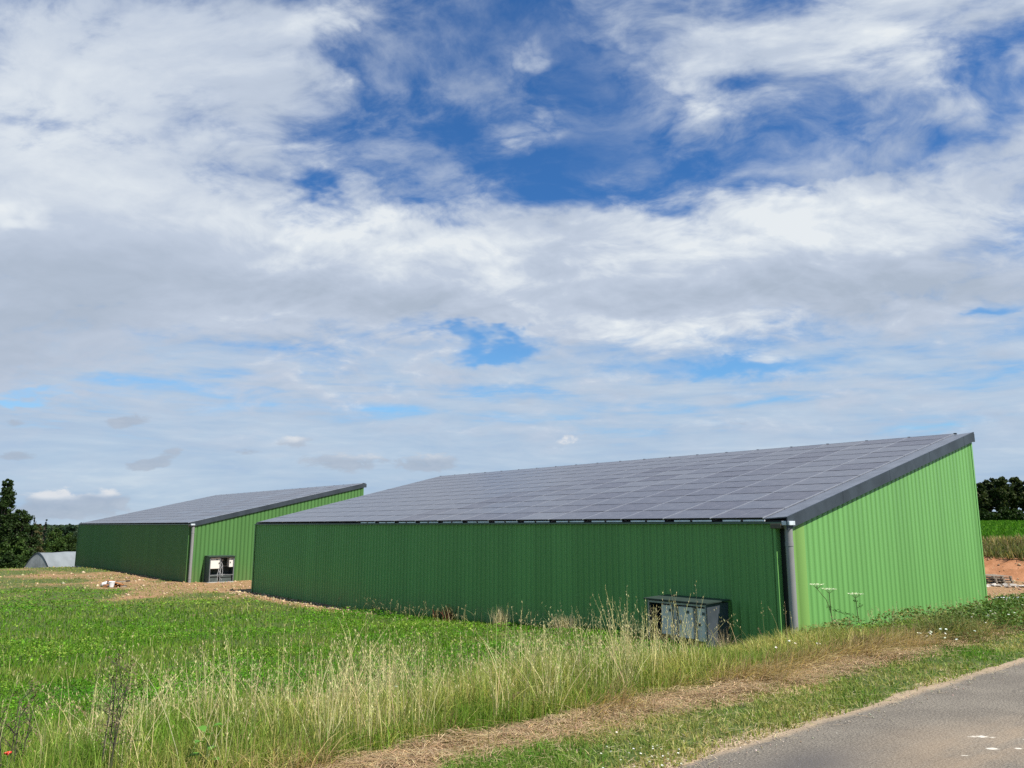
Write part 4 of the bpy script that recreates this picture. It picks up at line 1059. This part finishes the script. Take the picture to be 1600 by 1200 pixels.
for i, (px, top, hw, lb) in enumerate([(1530, 752, 15, 'tall dark field tree half hidden by the near shed wall'), (1550, 746, 15, 'second tall field tree right of the near shed'), (1570, 742, 16, 'highest tree in the row beyond the green field'),
    (1592, 744, 16, 'tall field tree at the right edge of the picture'), (1614, 747, 16, None), (1640, 744, 17, None), (1500, 748, 16, None)]):
    plant('broad', 'field_tree', px, top, hw * 1.15, 250 + 6 * (i % 2), lb or 'tall dark tree of the field row, outside or behind the frame', ((.024, .040, .012), (.060, .074, .024)), group=G2, nl=9000, leaf=.62, seed=50 + i, clump=22, sigma=.26)
for i, px in enumerate([1522, 1538, 1554, 1571, 1588, 1606, 1626]):
    plant('bush', 'undergrowth_bush', px, 791 + 4 * (i % 3), 12, 247, 'dark undergrowth bush beneath the field trees', DK, 'bush', 'undergrowth beneath the field trees', 2600, .6, 70 + i, trunk=False)

# a far wood closing the view behind the left trees
P_ = Pile(); n = 26000; yy = 260 + 60 * rng.random(n); bx = -.72 + .40 * rng.random(n); xx = bx * yy; hh = (1.3 - ground_z(xx, yy)) + 1.6 * (fbm(xx, yy * .2, 14, 3) - .5)
V, F = leaves(np.stack([xx, yy, ground_z(xx, yy) + .2 + hh * rng.random(n) ** .7], 1), .8 * (.6 + .8 * rng.random(n)), 1., up=False)
P_.add(V, F, jitter(blend((.020, .038, .016), (.042, .066, .024), rng.random(n)), n, .15)); P_.build('distant_wood', M['leaf'], kind='stuff')

# ---------------------------------------------------------------- polytunnel
def polytunnel():
    Y0 = 113.; x0 = xr(43, 820, Y0); x1 = xr(85.5, 820, Y0); cx = (x0 + x1) / 2; hw = (x1 - x0) / 2 / .66 / 1.25
    gz = float(ground_z(cx, Y0)) ; top = zr(863.5, Y0) - gz
    root = empty('polytunnel', (cx, Y0, gz), R(-16)); tag(root, 'low grey plastic polytunnel with dark hoops, beyond the crest left of the far shed', 'polytunnel')
    # local y runs along the tunnel; the end wall faces the viewer
    def arch(f): a = math.pi * f; c_ = abs(math.cos(a)); return (-hw * 1.25 * math.cos(a), top * max(0., 1 - c_ ** 1.55) ** .85)
    N = 20; L = 34; pts = [arch(i / N) for i in range(N + 1)]
    V = []; F = []; S = 14
    for j in range(S + 1):
        for i, (a, z) in enumerate(pts):
            sag = -.05 * math.sin(math.pi * ((j % 1) if j else 0)); V.append((a, L * j / S, z * (1 - .02 * (j % 2)) - (.6 if z < .01 else 0)))
    F = [(j * (N + 1) + i, j * (N + 1) + i + 1, (j + 1) * (N + 1) + i + 1, (j + 1) * (N + 1) + i) for j in range(S) for i in range(N)]
    np_mesh('plastic_cover', V, F, M['poly'], root, smooth=True)
    b = MB(); vs = [(a, .0, z) for a, z in pts]; b.add([(0, 0, -.5)] + vs, [(0, i + 2, i + 1) for i in range(N)]); b.add([(-hw * 1.25, 0, -.6), (hw * 1.25, 0, -.6), (hw * 1.25, 0, 0), (-hw * 1.25, 0, 0)], [(0, 1, 2, 3)]); b.build('end_sheet', M['poly_end'], root)
    for j in (0, 4, 8, 12):
        b = MB(); b.tube([(a * 1.008, L * j / S - .02, z * 1.01) for a, z in pts], .05, 6); b.build('hoop', M['cab'], root, smooth=True)
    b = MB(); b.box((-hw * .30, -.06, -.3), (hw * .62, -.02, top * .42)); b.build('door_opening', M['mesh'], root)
    b = MB(); b.add([(hw * .9, L * .22, top * .50), (hw * 1.27, L * .22, .2), (hw * 1.27, L * .62, .2), (hw * .95, L * .62, top * .55)], [(0, 1, 2, 3)])
    o = b.build('rolled_side', M['pale_strip'], root); m = o.modifiers.new('t', 'SOLIDIFY'); m.thickness = .04
    return root
M['poly_end'] = simple('tunnel_end_plastic', (.27, .29, .29), .6, 0, .3, .25, .8)
M['poly'] = simple('tunnel_plastic', (.18, .20, .205), .6, 0, .3, .12, .5)
polytunnel()

MISC = {'mound': (6.5, 12.24), 'dock1': (-3.03, 33.2), 'dock2': (-2.52, 32.58), 'dock3': (10.19, 21.86), 'tuft1': (-0.4, 29.71), 'tuft2': (1.72, 27.0), 'tuft3': (5.44, 21.27), 'tuft4': (6.25, 21.23), 'd1': (5.88, 11.43), 'd2': (7.67, 13.32), 'd3': (8.92, 14.89), 'd4': (3.53, 10.31), 'd5': (-1.04, 8.41), 'd6': (1.03, 5.92), 'w1': (7.96, 13.72), 'w2': (9.49, 15.39), 'sap': (-2.08, 5.73), 'dw1': (-2.76, 5.72), 'dw2': (-3.54, 5.96), 'poppy': (-3.23, 5.4), 'heap': (-26.32, 53.64), 'pallets': (32.01, 54.03), 'plank': (25.83, 41.59)}
HW1 = (7.22, 18.49)
HW2 = (8.14, 19.25)
POPH = .33

# ---------------------------------------------------------------- single plants and things lying about
def gz(x, y): return float(ground_z(x, y))
def leaf_fan(pile, pts, size, col, tilt=.6):
    V, F = leaves(np.array(pts, float), size, tilt); pile.add(V, F, jitter(col, len(pts), .2))
def umbel_plant(x, y, h, heads, leaves_at, label, seed):
    """hogweed: ribbed green stalk, flat white flower heads, a few toothed leaves"""
    rr = random.Random(seed); root = empty('hogweed_plant', (x, y, gz(x, y) - .02)); tag(root, label, 'wildflower', 'white-headed hogweed in front of the light green gable')
    b = MB(); hx, hy, hz = heads[0]
    b.tube([(0, 0, -.1), (.02, 0, h * .3), (hx * .4, hy * .4, h * .6), (hx, hy, hz - .10)], [.016, .014, .012, .009], 7); b.build('stalk', M['stem'], root, smooth=True)
    for i, (hx, hy, hz) in enumerate(heads):
        u = MB()
        if i: u.tube([(.4 * heads[0][0] + .01, 0, h * .55), ((hx + .1) * .5, hy * .5, (h * .55 + hz) * .5), (hx, hy, hz - .10)], [.010, .008, .007], 6)
        R_ = .155 + .02 * rr.random(); P = Pile(); pts = []
        for k in range(15):
            a = k * 2.4; q = R_ * math.sqrt((k + .5) / 15); e = Vector((hx + q * math.cos(a), hy + q * math.sin(a), hz + .012 * rr.random() - .1 * q * q))
            u.tube([(hx, hy, hz - .10), e], .0022, 4)
            for _ in range(16): pts.append((e.x + rr.gauss(0, .016), e.y + rr.gauss(0, .016), e.z + rr.gauss(0, .005)))
        us = u.build('umbel_rays', M['stem'], root)
        V, F = leaves(np.array(pts), .017, .35); P.add(V, F, jitter((.80, .82, .62), len(pts), .08)); P.build('flower_head', M['leaf'], us)
    for (z0, ax, ay, ln, n) in leaves_at:
        P = Pile(); q = MB(); p0 = Vector((.01, 0, z0)); p1 = Vector((ax * ln, ay * ln, z0 + .25 * ln)); q.tube([p0, p1], [.004, .002], 5); pts = []
        for k in range(n):
            c = p0.lerp(p1, .3 + .7 * k / n); 
            for _ in range(7): pts.append(tuple(c + Vector((rr.gauss(0, .028), rr.gauss(0, .028), rr.gauss(0, .016)))))
        st = q.build('leaf_stalk', M['stem'], root)
        V, F = leaves(np.array(pts), .045, .5); P.add(V, F, jitter((.045, .11, .020), len(pts), .2)); P.build('leaf', M['leaf'], st)
    return root
umbel_plant(HW1[0], HW1[1], 1.22, [(-.02, .0, 1.25), (-.28, .02, 1.35)], [(.30, -1, .1, .42, 5), (.55, .9, .2, .16, 2), (.12, .8, -.2, .35, 4), (.85, -.8, 0, .14, 2)], 'tall hogweed with two flat white flower heads, nearer the downpipe', 4)
umbel_plant(HW2[0], HW2[1], 1.08, [(-.03, .0, 1.10)], [(.58, -1, .1, .62, 7), (.38, 1, .1, .60, 7), (.30, -.8, .2, .35, 4), (.8, .9, .2, .15, 3), (.92, -.5, .2, .10, 2), (.15, .9, .1, .5, 6)], 'hogweed with one flat white flower head and leafy stalk, right of the taller one', 6)

def tuft(name, x, y, n, h, spread, cols, label, cat, m='blade', wd=.008, lean=.5, group=None, leafn=0, leafs=.05, leafcol=None, lh=None):
    root = empty(name, (x, y, 0)); tag(root, label, cat, group); root.location = (0, 0, 0)
    P = Pile(); a = rng.normal(0, spread, (n, 2)); xx, yy = x + a[:, 0], y + a[:, 1]
    V, F, C, _ = ribbons(xx, yy, ground_z(xx, yy), h * (.5 + .5 * rng.random(n)), np.full(n, wd), 4, lean, .8, jitter(blend(cols[0], cols[1], rng.random(n)), n, .2))
    V = V - np.array([x, y, gz(x, y)]); P.add(V, F, C); P.build('blades', M[m], root)
    if leafn:
        P = Pile(); q = np.stack([x + rng.normal(0, spread * 1.1, leafn), y + rng.normal(0, spread * 1.1, leafn), np.zeros(leafn)], 1)
        q[:, 2] = ground_z(q[:, 0], q[:, 1]) + (lh or h) * rng.random(leafn) * np.exp(-((q[:, 0] - x) ** 2 + (q[:, 1] - y) ** 2) / (2 * (spread * 1.6) ** 2))
        V, F = leaves(q - np.array([x, y, gz(x, y)]), leafs, .8); P.add(V, F, jitter(leafcol, leafn, .22)); P.build('leaves', M['leaf'], root)
    root.location = (x, y, gz(x, y))
    return root
T_ = lambda k: MISC[k]
tuft('grass_mound', *T_('mound'), 800, .52, .22, ((.10, .15, .035), (.27, .25, .10)), 'domed olive grass mound standing out at the right end of the bank', 'grass tuft', wd=.007, lean=.75, leafn=1500, leafs=.03, leafcol=(.085, .125, .03))
tuft('dock_plant', *T_('dock1'), 34, .55, .09, ((.16, .055, .030), (.22, .085, .045)), 'left of two rust-red dried docks against the dark long wall', 'dock', 'straw', .03, .3, 'rust-red docks at the foot of the long wall', 120, .04, (.17, .065, .035))
tuft('dock_plant', *T_('dock2'), 50, .75, .11, ((.18, .060, .032), (.26, .10, .05)), 'right and larger of two rust-red dried docks against the dark long wall', 'dock', 'straw', .03, .3, 'rust-red docks at the foot of the long wall', 200, .04, (.18, .07, .035))
tuft('dock_plant', *T_('dock3'), 26, .80, .06, ((.15, .11, .06), (.22, .17, .08)), 'brown seeded dock spike before the middle of the light green gable', 'dock', 'straw', .014, .16, None, 420, .022, (.20, .125, .06), .8)
tuft('straw_tuft', *T_('tuft1'), 160, .85, .17, ((.44, .36, .19), (.56, .48, .28)), 'bleached grass tuft left of centre at the foot of the dark long wall', 'grass tuft', 'straw', .012, .35, 'bleached tufts along the long wall')
tuft('straw_tuft', *T_('tuft2'), 170, .70, .22, ((.40, .32, .19), (.50, .42, .25)), 'broad bleached grass tuft nearer the cabinet at the foot of the long wall', 'grass tuft', 'straw', .012, .5, 'bleached tufts along the long wall')
tuft('straw_tuft', *T_('tuft3'), 70, .80, .10, ((.36, .27, .16), (.50, .40, .24)), 'brownish dry tuft in front of the right end of the near cabinet', 'grass tuft', 'straw', .007, .30)
tuft('straw_tuft', *T_('tuft4'), 90, .60, .14, ((.40, .31, .17), (.52, .43, .24)), 'arching dry tuft between the near cabinet and the grey downpipe', 'grass tuft', 'straw', .006, .75)
def daisies(x, y, n, spread, hmax, label, sz=.035, grp='clumps of small white flowers'):
    root = empty('white_flower_clump', (x, y, gz(x, y))); tag(root, label, 'wildflowers', grp)
    a = rng.normal(0, spread, (n, 2)); xx, yy = x + a[:, 0], y + a[:, 1]; h = hmax * (.5 + .5 * rng.random(n)); P = Pile()
    V, F, C, VV = ribbons(xx, yy, ground_z(xx, yy), h, np.full(n, .005), 2, .2, .3, jitter((.08, .15, .03), n)); off = np.array([x, y, gz(x, y)])
    P.add(V - off, F, C); P.build('stems', M['blade'], root)
    c = VV[:, -1].mean(1) - off; P = Pile(); V, F = leaves(np.repeat(c, 2, 0), sz, .4, asp=1.); P.add(V, F, jitter((.80, .80, .74), 2 * n, .05)); P.build('flowers', M['leaf'], root)
daisies(*T_('d1'), 14, .16, .30, 'small white flowers left of the domed grass mound')
daisies(*T_('d2'), 20, .30, .42, 'white flowers in green weeds right of the domed grass mound')
daisies(*T_('d3'), 9, .22, .40, 'white flowers at the far right end of the bank weeds')
daisies(*T_('d4'), 5, .20, .34, 'few white flowers in the grass below the grey downpipe')
daisies(*T_('d5'), 4, .10, .40, 'two or three white flowers at the bottom of the long grass', .03)
daisies(*T_('d6'), 45, .22, .06, 'patch of tiny white clover flowers on the mown verge by the road', .018)
# green weeds right of the shed corner
for k, (kk, lb) in enumerate([('w1', 'bright green weed patch at the corner where the near shed meets the yard'), ('w2', 'bright green weed patch at the right edge beside the road')]):
    tuft('weed_patch', *T_(kk), 500, .40, .45, ((.08, .15, .025), (.19, .22, .06)), lb, 'weeds', 'blade', .012, .5, 'green weed patches on the bank', 3600, .045, (.075, .135, .024), .5)
# young broad-leaved sapling low in the picture
def sapling(x, y):
    root = empty('sapling', (x, y, gz(x, y))); tag(root, 'small plant with a few broad bright green leaves low in the grass', 'plant')
    b = MB(); b.tube([(0, 0, -.05), (.01, 0, .25), (.0, .02, .48)], [.006, .005, .003], 6); b.build('stem', M['stem'], root)
    for k, (a, z, t, s) in enumerate([(0.2, .46, .5, .11), (2.6, .42, .6, .12), (4.3, .34, .5, .12), (1.2, .26, .4, .11), (3.4, .22, .3, .13), (5.4, .40, .7, .10), (.1, .18, .2, .12)]):
        o = Vector((math.cos(a) * .035, math.sin(a) * .035, z)); dirv = Vector((math.cos(a), math.sin(a), t)).normalized(); sd_ = dirv.cross(Vector((0, 0, 1))).normalized(); vs = []; 
        for f, w_ in ((0, .04), (.25, .34), (.5, .42), (.75, .28), (1, .0)):
            p = o + dirv * s * f - Vector((0, 0, .3 * s * f * f)); up = Vector((0, 0, .12 * s * (w_ > .1)))
            vs += [p + sd_ * w_ * s + up, p, p - sd_ * w_ * s + up]
        fs = [(i * 3 + j, i * 3 + j + 1, i * 3 + j + 4, i * 3 + j + 3) for i in range(4) for j in range(2)]
        np_mesh('leaf', [tuple(v) for v in vs], fs, M['leaf'], root, smooth=True, facecol=np.tile((.10, .235, .035), (8, 1)))
    root.scale = (.75, .75, .75)
sapling(*T_('sap'))
def dark_weed(x, y, h, label, seed):
    rr = random.Random(seed); root = empty('dark_stalked_weed', (x, y, gz(x, y))); tag(root, label, 'weed', 'dark withered weeds at the lower left')
    P = Pile(); pts = []
    for k in range(4):
        b = MB(); a = rr.uniform(0, 6.28); q = [(rr.gauss(0, .03), rr.gauss(0, .03), -.05)]; hh = h * rr.uniform(.7, 1)
        for j in range(1, 6): q.append((q[0][0] + math.cos(a) * .05 * j * hh * .5, q[0][1] + math.sin(a) * .05 * j * hh * .5, hh * j / 5))
        b.tube(q, [.006, .006, .005, .004, .003, .002], 6)
        for j in range(2, 6):
            for _ in range(3):
                e = (q[j][0] + rr.gauss(0, .07), q[j][1] + rr.gauss(0, .07), q[j][2] + rr.uniform(.03, .14)); b.tube([q[j], e], .0018, 4)
                for _ in range(9): pts.append((e[0] + rr.gauss(0, .02), e[1] + rr.gauss(0, .02), e[2] + rr.gauss(0, .025)))
        b.build('stalk', M['dark_stem'], root)
    V, F = leaves(np.array(pts), .016, .8); P.add(V, F, jitter((.13, .10, .055), len(pts), .3)); P.build('seed_heads', M['leaf'], root)
M['dark_stem'] = simple('dark_stem', (.060, .052, .032), .7)
dark_weed(*T_('dw1'), .80, 'dark withered bushy weed low left of the straw stalks', 3)
dark_weed(*T_('dw2'), .62, 'thin dark withered weed near the left edge of the picture', 5)
# poppy at the lower left corner
x, y = T_('poppy'); root = empty('poppy', (x, y, gz(x, y))); tag(root, 'single red poppy in the lower left corner of the picture', 'poppy')
b = MB(); b.tube([(0, 0, -.03), (.01, 0, POPH * .6), (0, 0, POPH)], .0025, 6); b.build('stem', M['stem'], root)
M['red'] = simple('poppy_red', (.62, .035, .012), .5, var=.05)
for k in range(4):
    a = k * 1.57; vs = [(0, 0, POPH)]; 
    for j in range(6): t = a - .75 + 1.5 * j / 5; vs.append((.022 * math.cos(t), .022 * math.sin(t), POPH + .016 + .004 * (j % 2) + (.003 if k % 2 else 0)))
    b = MB(); b.add(vs, [(0, j + 1, j + 2) for j in range(5)]); b.build('petal', M['red'], root)

# ---- rubbish lying on the bare earth, far left
M['wood'] = simple('weathered_wood', (.30, .25, .19), .8, 0, .2, .3, 6); M['orange'] = simple('orange_brown_board', (.30, .13, .045), .7, 0, .2, .3, 5); M['white'] = simple('white_plastic', (.75, .75, .74), .5)
def bucket(x, y, s, tilt, label):
    b = MB(); prof = [(.0, .8), (0.02, .8), (.02, .82), (.9, 1.0), (.92, 1.06), (1.0, 1.06)]; N = 14; root_m = Matrix.Rotation(tilt, 4, 'Y')
    vs = []; fs = []
    for z, q in prof:
        for j in range(N): a = 2 * math.pi * j / N; vs.append(root_m @ Vector((q * s * .5 * math.cos(a), q * s * .5 * math.sin(a), z * s)))
    for i in range(len(prof) - 1): fs += [(i * N + j, i * N + (j + 1) % N, (i + 1) * N + (j + 1) % N, (i + 1) * N + j) for j in range(N)]
    fs.append(tuple(range(N))[::-1]); b.add(vs, fs); o = b.build('bucket', M['white'], None, smooth=True); o.location = (x, y, gz(x, y) + (.45 * s if tilt > .5 else .02)); m = o.modifiers.new('t', 'SOLIDIFY'); m.thickness = .01
    tag(o, label, 'bucket', 'white buckets in the rubbish heap')
hx, hy = T_('heap')
bucket(hx + .12, hy - .45, .36, .1, 'white bucket at the front of the rubbish heap on the bare earth')
bucket(hx - .62, hy - .1, .32, 1.4, 'tipped white bucket at the left side of the rubbish heap')
def boards(name, x, y, n, ln, wd, th, spread, mats_, label, cat, seed, zlift=.0, cross=True, rot=0.):
    rr = random.Random(seed); root = empty(name, (x, y, gz(x, y) + zlift)); tag(root, label, cat)
    for k in range(n):
        b = MB(); L_ = ln * rr.uniform(.75, 1.1); b.box((-L_ / 2, -wd / 2, 0), (L_ / 2, wd / 2, th)); o = b.build('board', mats_[k % len(mats_)], root, bevel=.004)
        lay = k // 3; o.location = (rr.gauss(0, spread), rr.gauss(0, spread) + (k % 3 - 1) * wd * 1.5, .03 + lay * th * 1.5 + .01 * k); o.rotation_euler = (rr.gauss(0, .05), rr.gauss(0, .08), rot + rr.gauss(0, .25) + (1.57 if cross and lay % 2 else 0))
    return root
boards('board_pile', hx + .15, hy + .15, 9, 1.25, .20, .06, .12, [M['orange'], M['wood'], M['black']], 'small heap of brown and dark boards on the bare earth before the far shed', 'board pile', 3)
b = MB(); rr = random.Random(8)
for k in range(10): q = Vector((rr.gauss(0, .28), rr.gauss(0, .12), .08 + .05 * rr.random())); b.box(tuple(q - Vector((.10, .06, .08))), tuple(q + Vector((.10, .06, .05 + .1 * rr.random()))), 0, Matrix.Rotation(rr.uniform(-.4, .4), 4, 'Z'))
o = b.build('broken_block_heap', M['wood'], bevel=.01); o.location = (hx - .35, hy + .1, gz(hx - .35, hy + .1) - .03); tag(o, 'broken pale blocks on the left of the rubbish heap', 'rubble')
# ---- right-hand yard: stacked pallets, broken concrete, planks
def pallet(x, y, z, rz_, label):
    root = empty('pallet', (x, y, z), rz_); tag(root, label, 'pallet', 'grey pallets stacked in the yard')
    for i in range(6): b = MB(); b.box((-1.05, -.62 + .222 * i, .118), (1.05, -.62 + .222 * i + .13, .142)); b.build('deck_board', M['wood'], root)
    for i in range(3): b = MB(); b.box((-1.05, -.62 + .56 * i, .0), (1.05, -.62 + .56 * i + .12, .022)); b.box((-1.05, -.61 + .56 * i, .024), (-.90, -.61 + .56 * i + .10, .115)); b.box((-.07, -.61 + .56 * i, .024), (.07, -.61 + .56 * i + .10, .115)); b.box((.90, -.61 + .56 * i, .024), (1.05, -.61 + .56 * i + .10, .115)); b.build('bearer', M['wood'], root)
qx, qy = T_('pallets'); z0 = gz(qx, qy)
for k, lb in enumerate(['bottom pallet of the stack beside the red earth bank', 'second pallet from the bottom of the stack by the red bank', 'third pallet from the bottom of the stack by the red bank', 'topmost pallet of the stack by the red earth bank']):
    pallet(qx + .08 * (k % 2), qy + .05 * k, z0 + .02 + .155 * k, ROT + .9 + .06 * (k % 3), lb)
def rubble(name, x, y, n, sp, sz, m, label, seed, el=1.):
    rr = random.Random(seed); b = MB()
    for k in range(n):
        M4 = Matrix.Translation((rr.gauss(0, sp) * el, rr.gauss(0, sp * .45), .03 + sz * .4 * rr.random())) @ Matrix.Rotation(rr.uniform(0, 3), 4, 'Z') @ Matrix.Rotation(rr.gauss(0, .4), 4, 'X')
        s = sz * rr.uniform(.4, 1.1); b.box((-s, -s * .7, -s * .25), (s, s * .6, s * .25), 0, M4)
    o = b.build(name, m, bevel=.01); o.location = (x, y, gz(x, y)); o.rotation_euler = (0, 0, ROT - .9); return o
tag(rubble('broken_slab_heap', qx - .2, qy - 1.9, 46, .9, .20, M['concrete'], '', 2, 1.3), 'pale broken slabs scattered in front of the pallet stack', 'rubble', kind='stuff')
qx, qy = T_('plank')
boards('plank_pile', qx, qy, 5, 2.6, .20, .05, .15, [M['pale_strip'], M['black'], M['wood']], 'pale and dark planks on the gravel at the right edge of the picture', 'plank pile', 11, cross=False, rot=-.1)
# a few big clods in the verge scrape
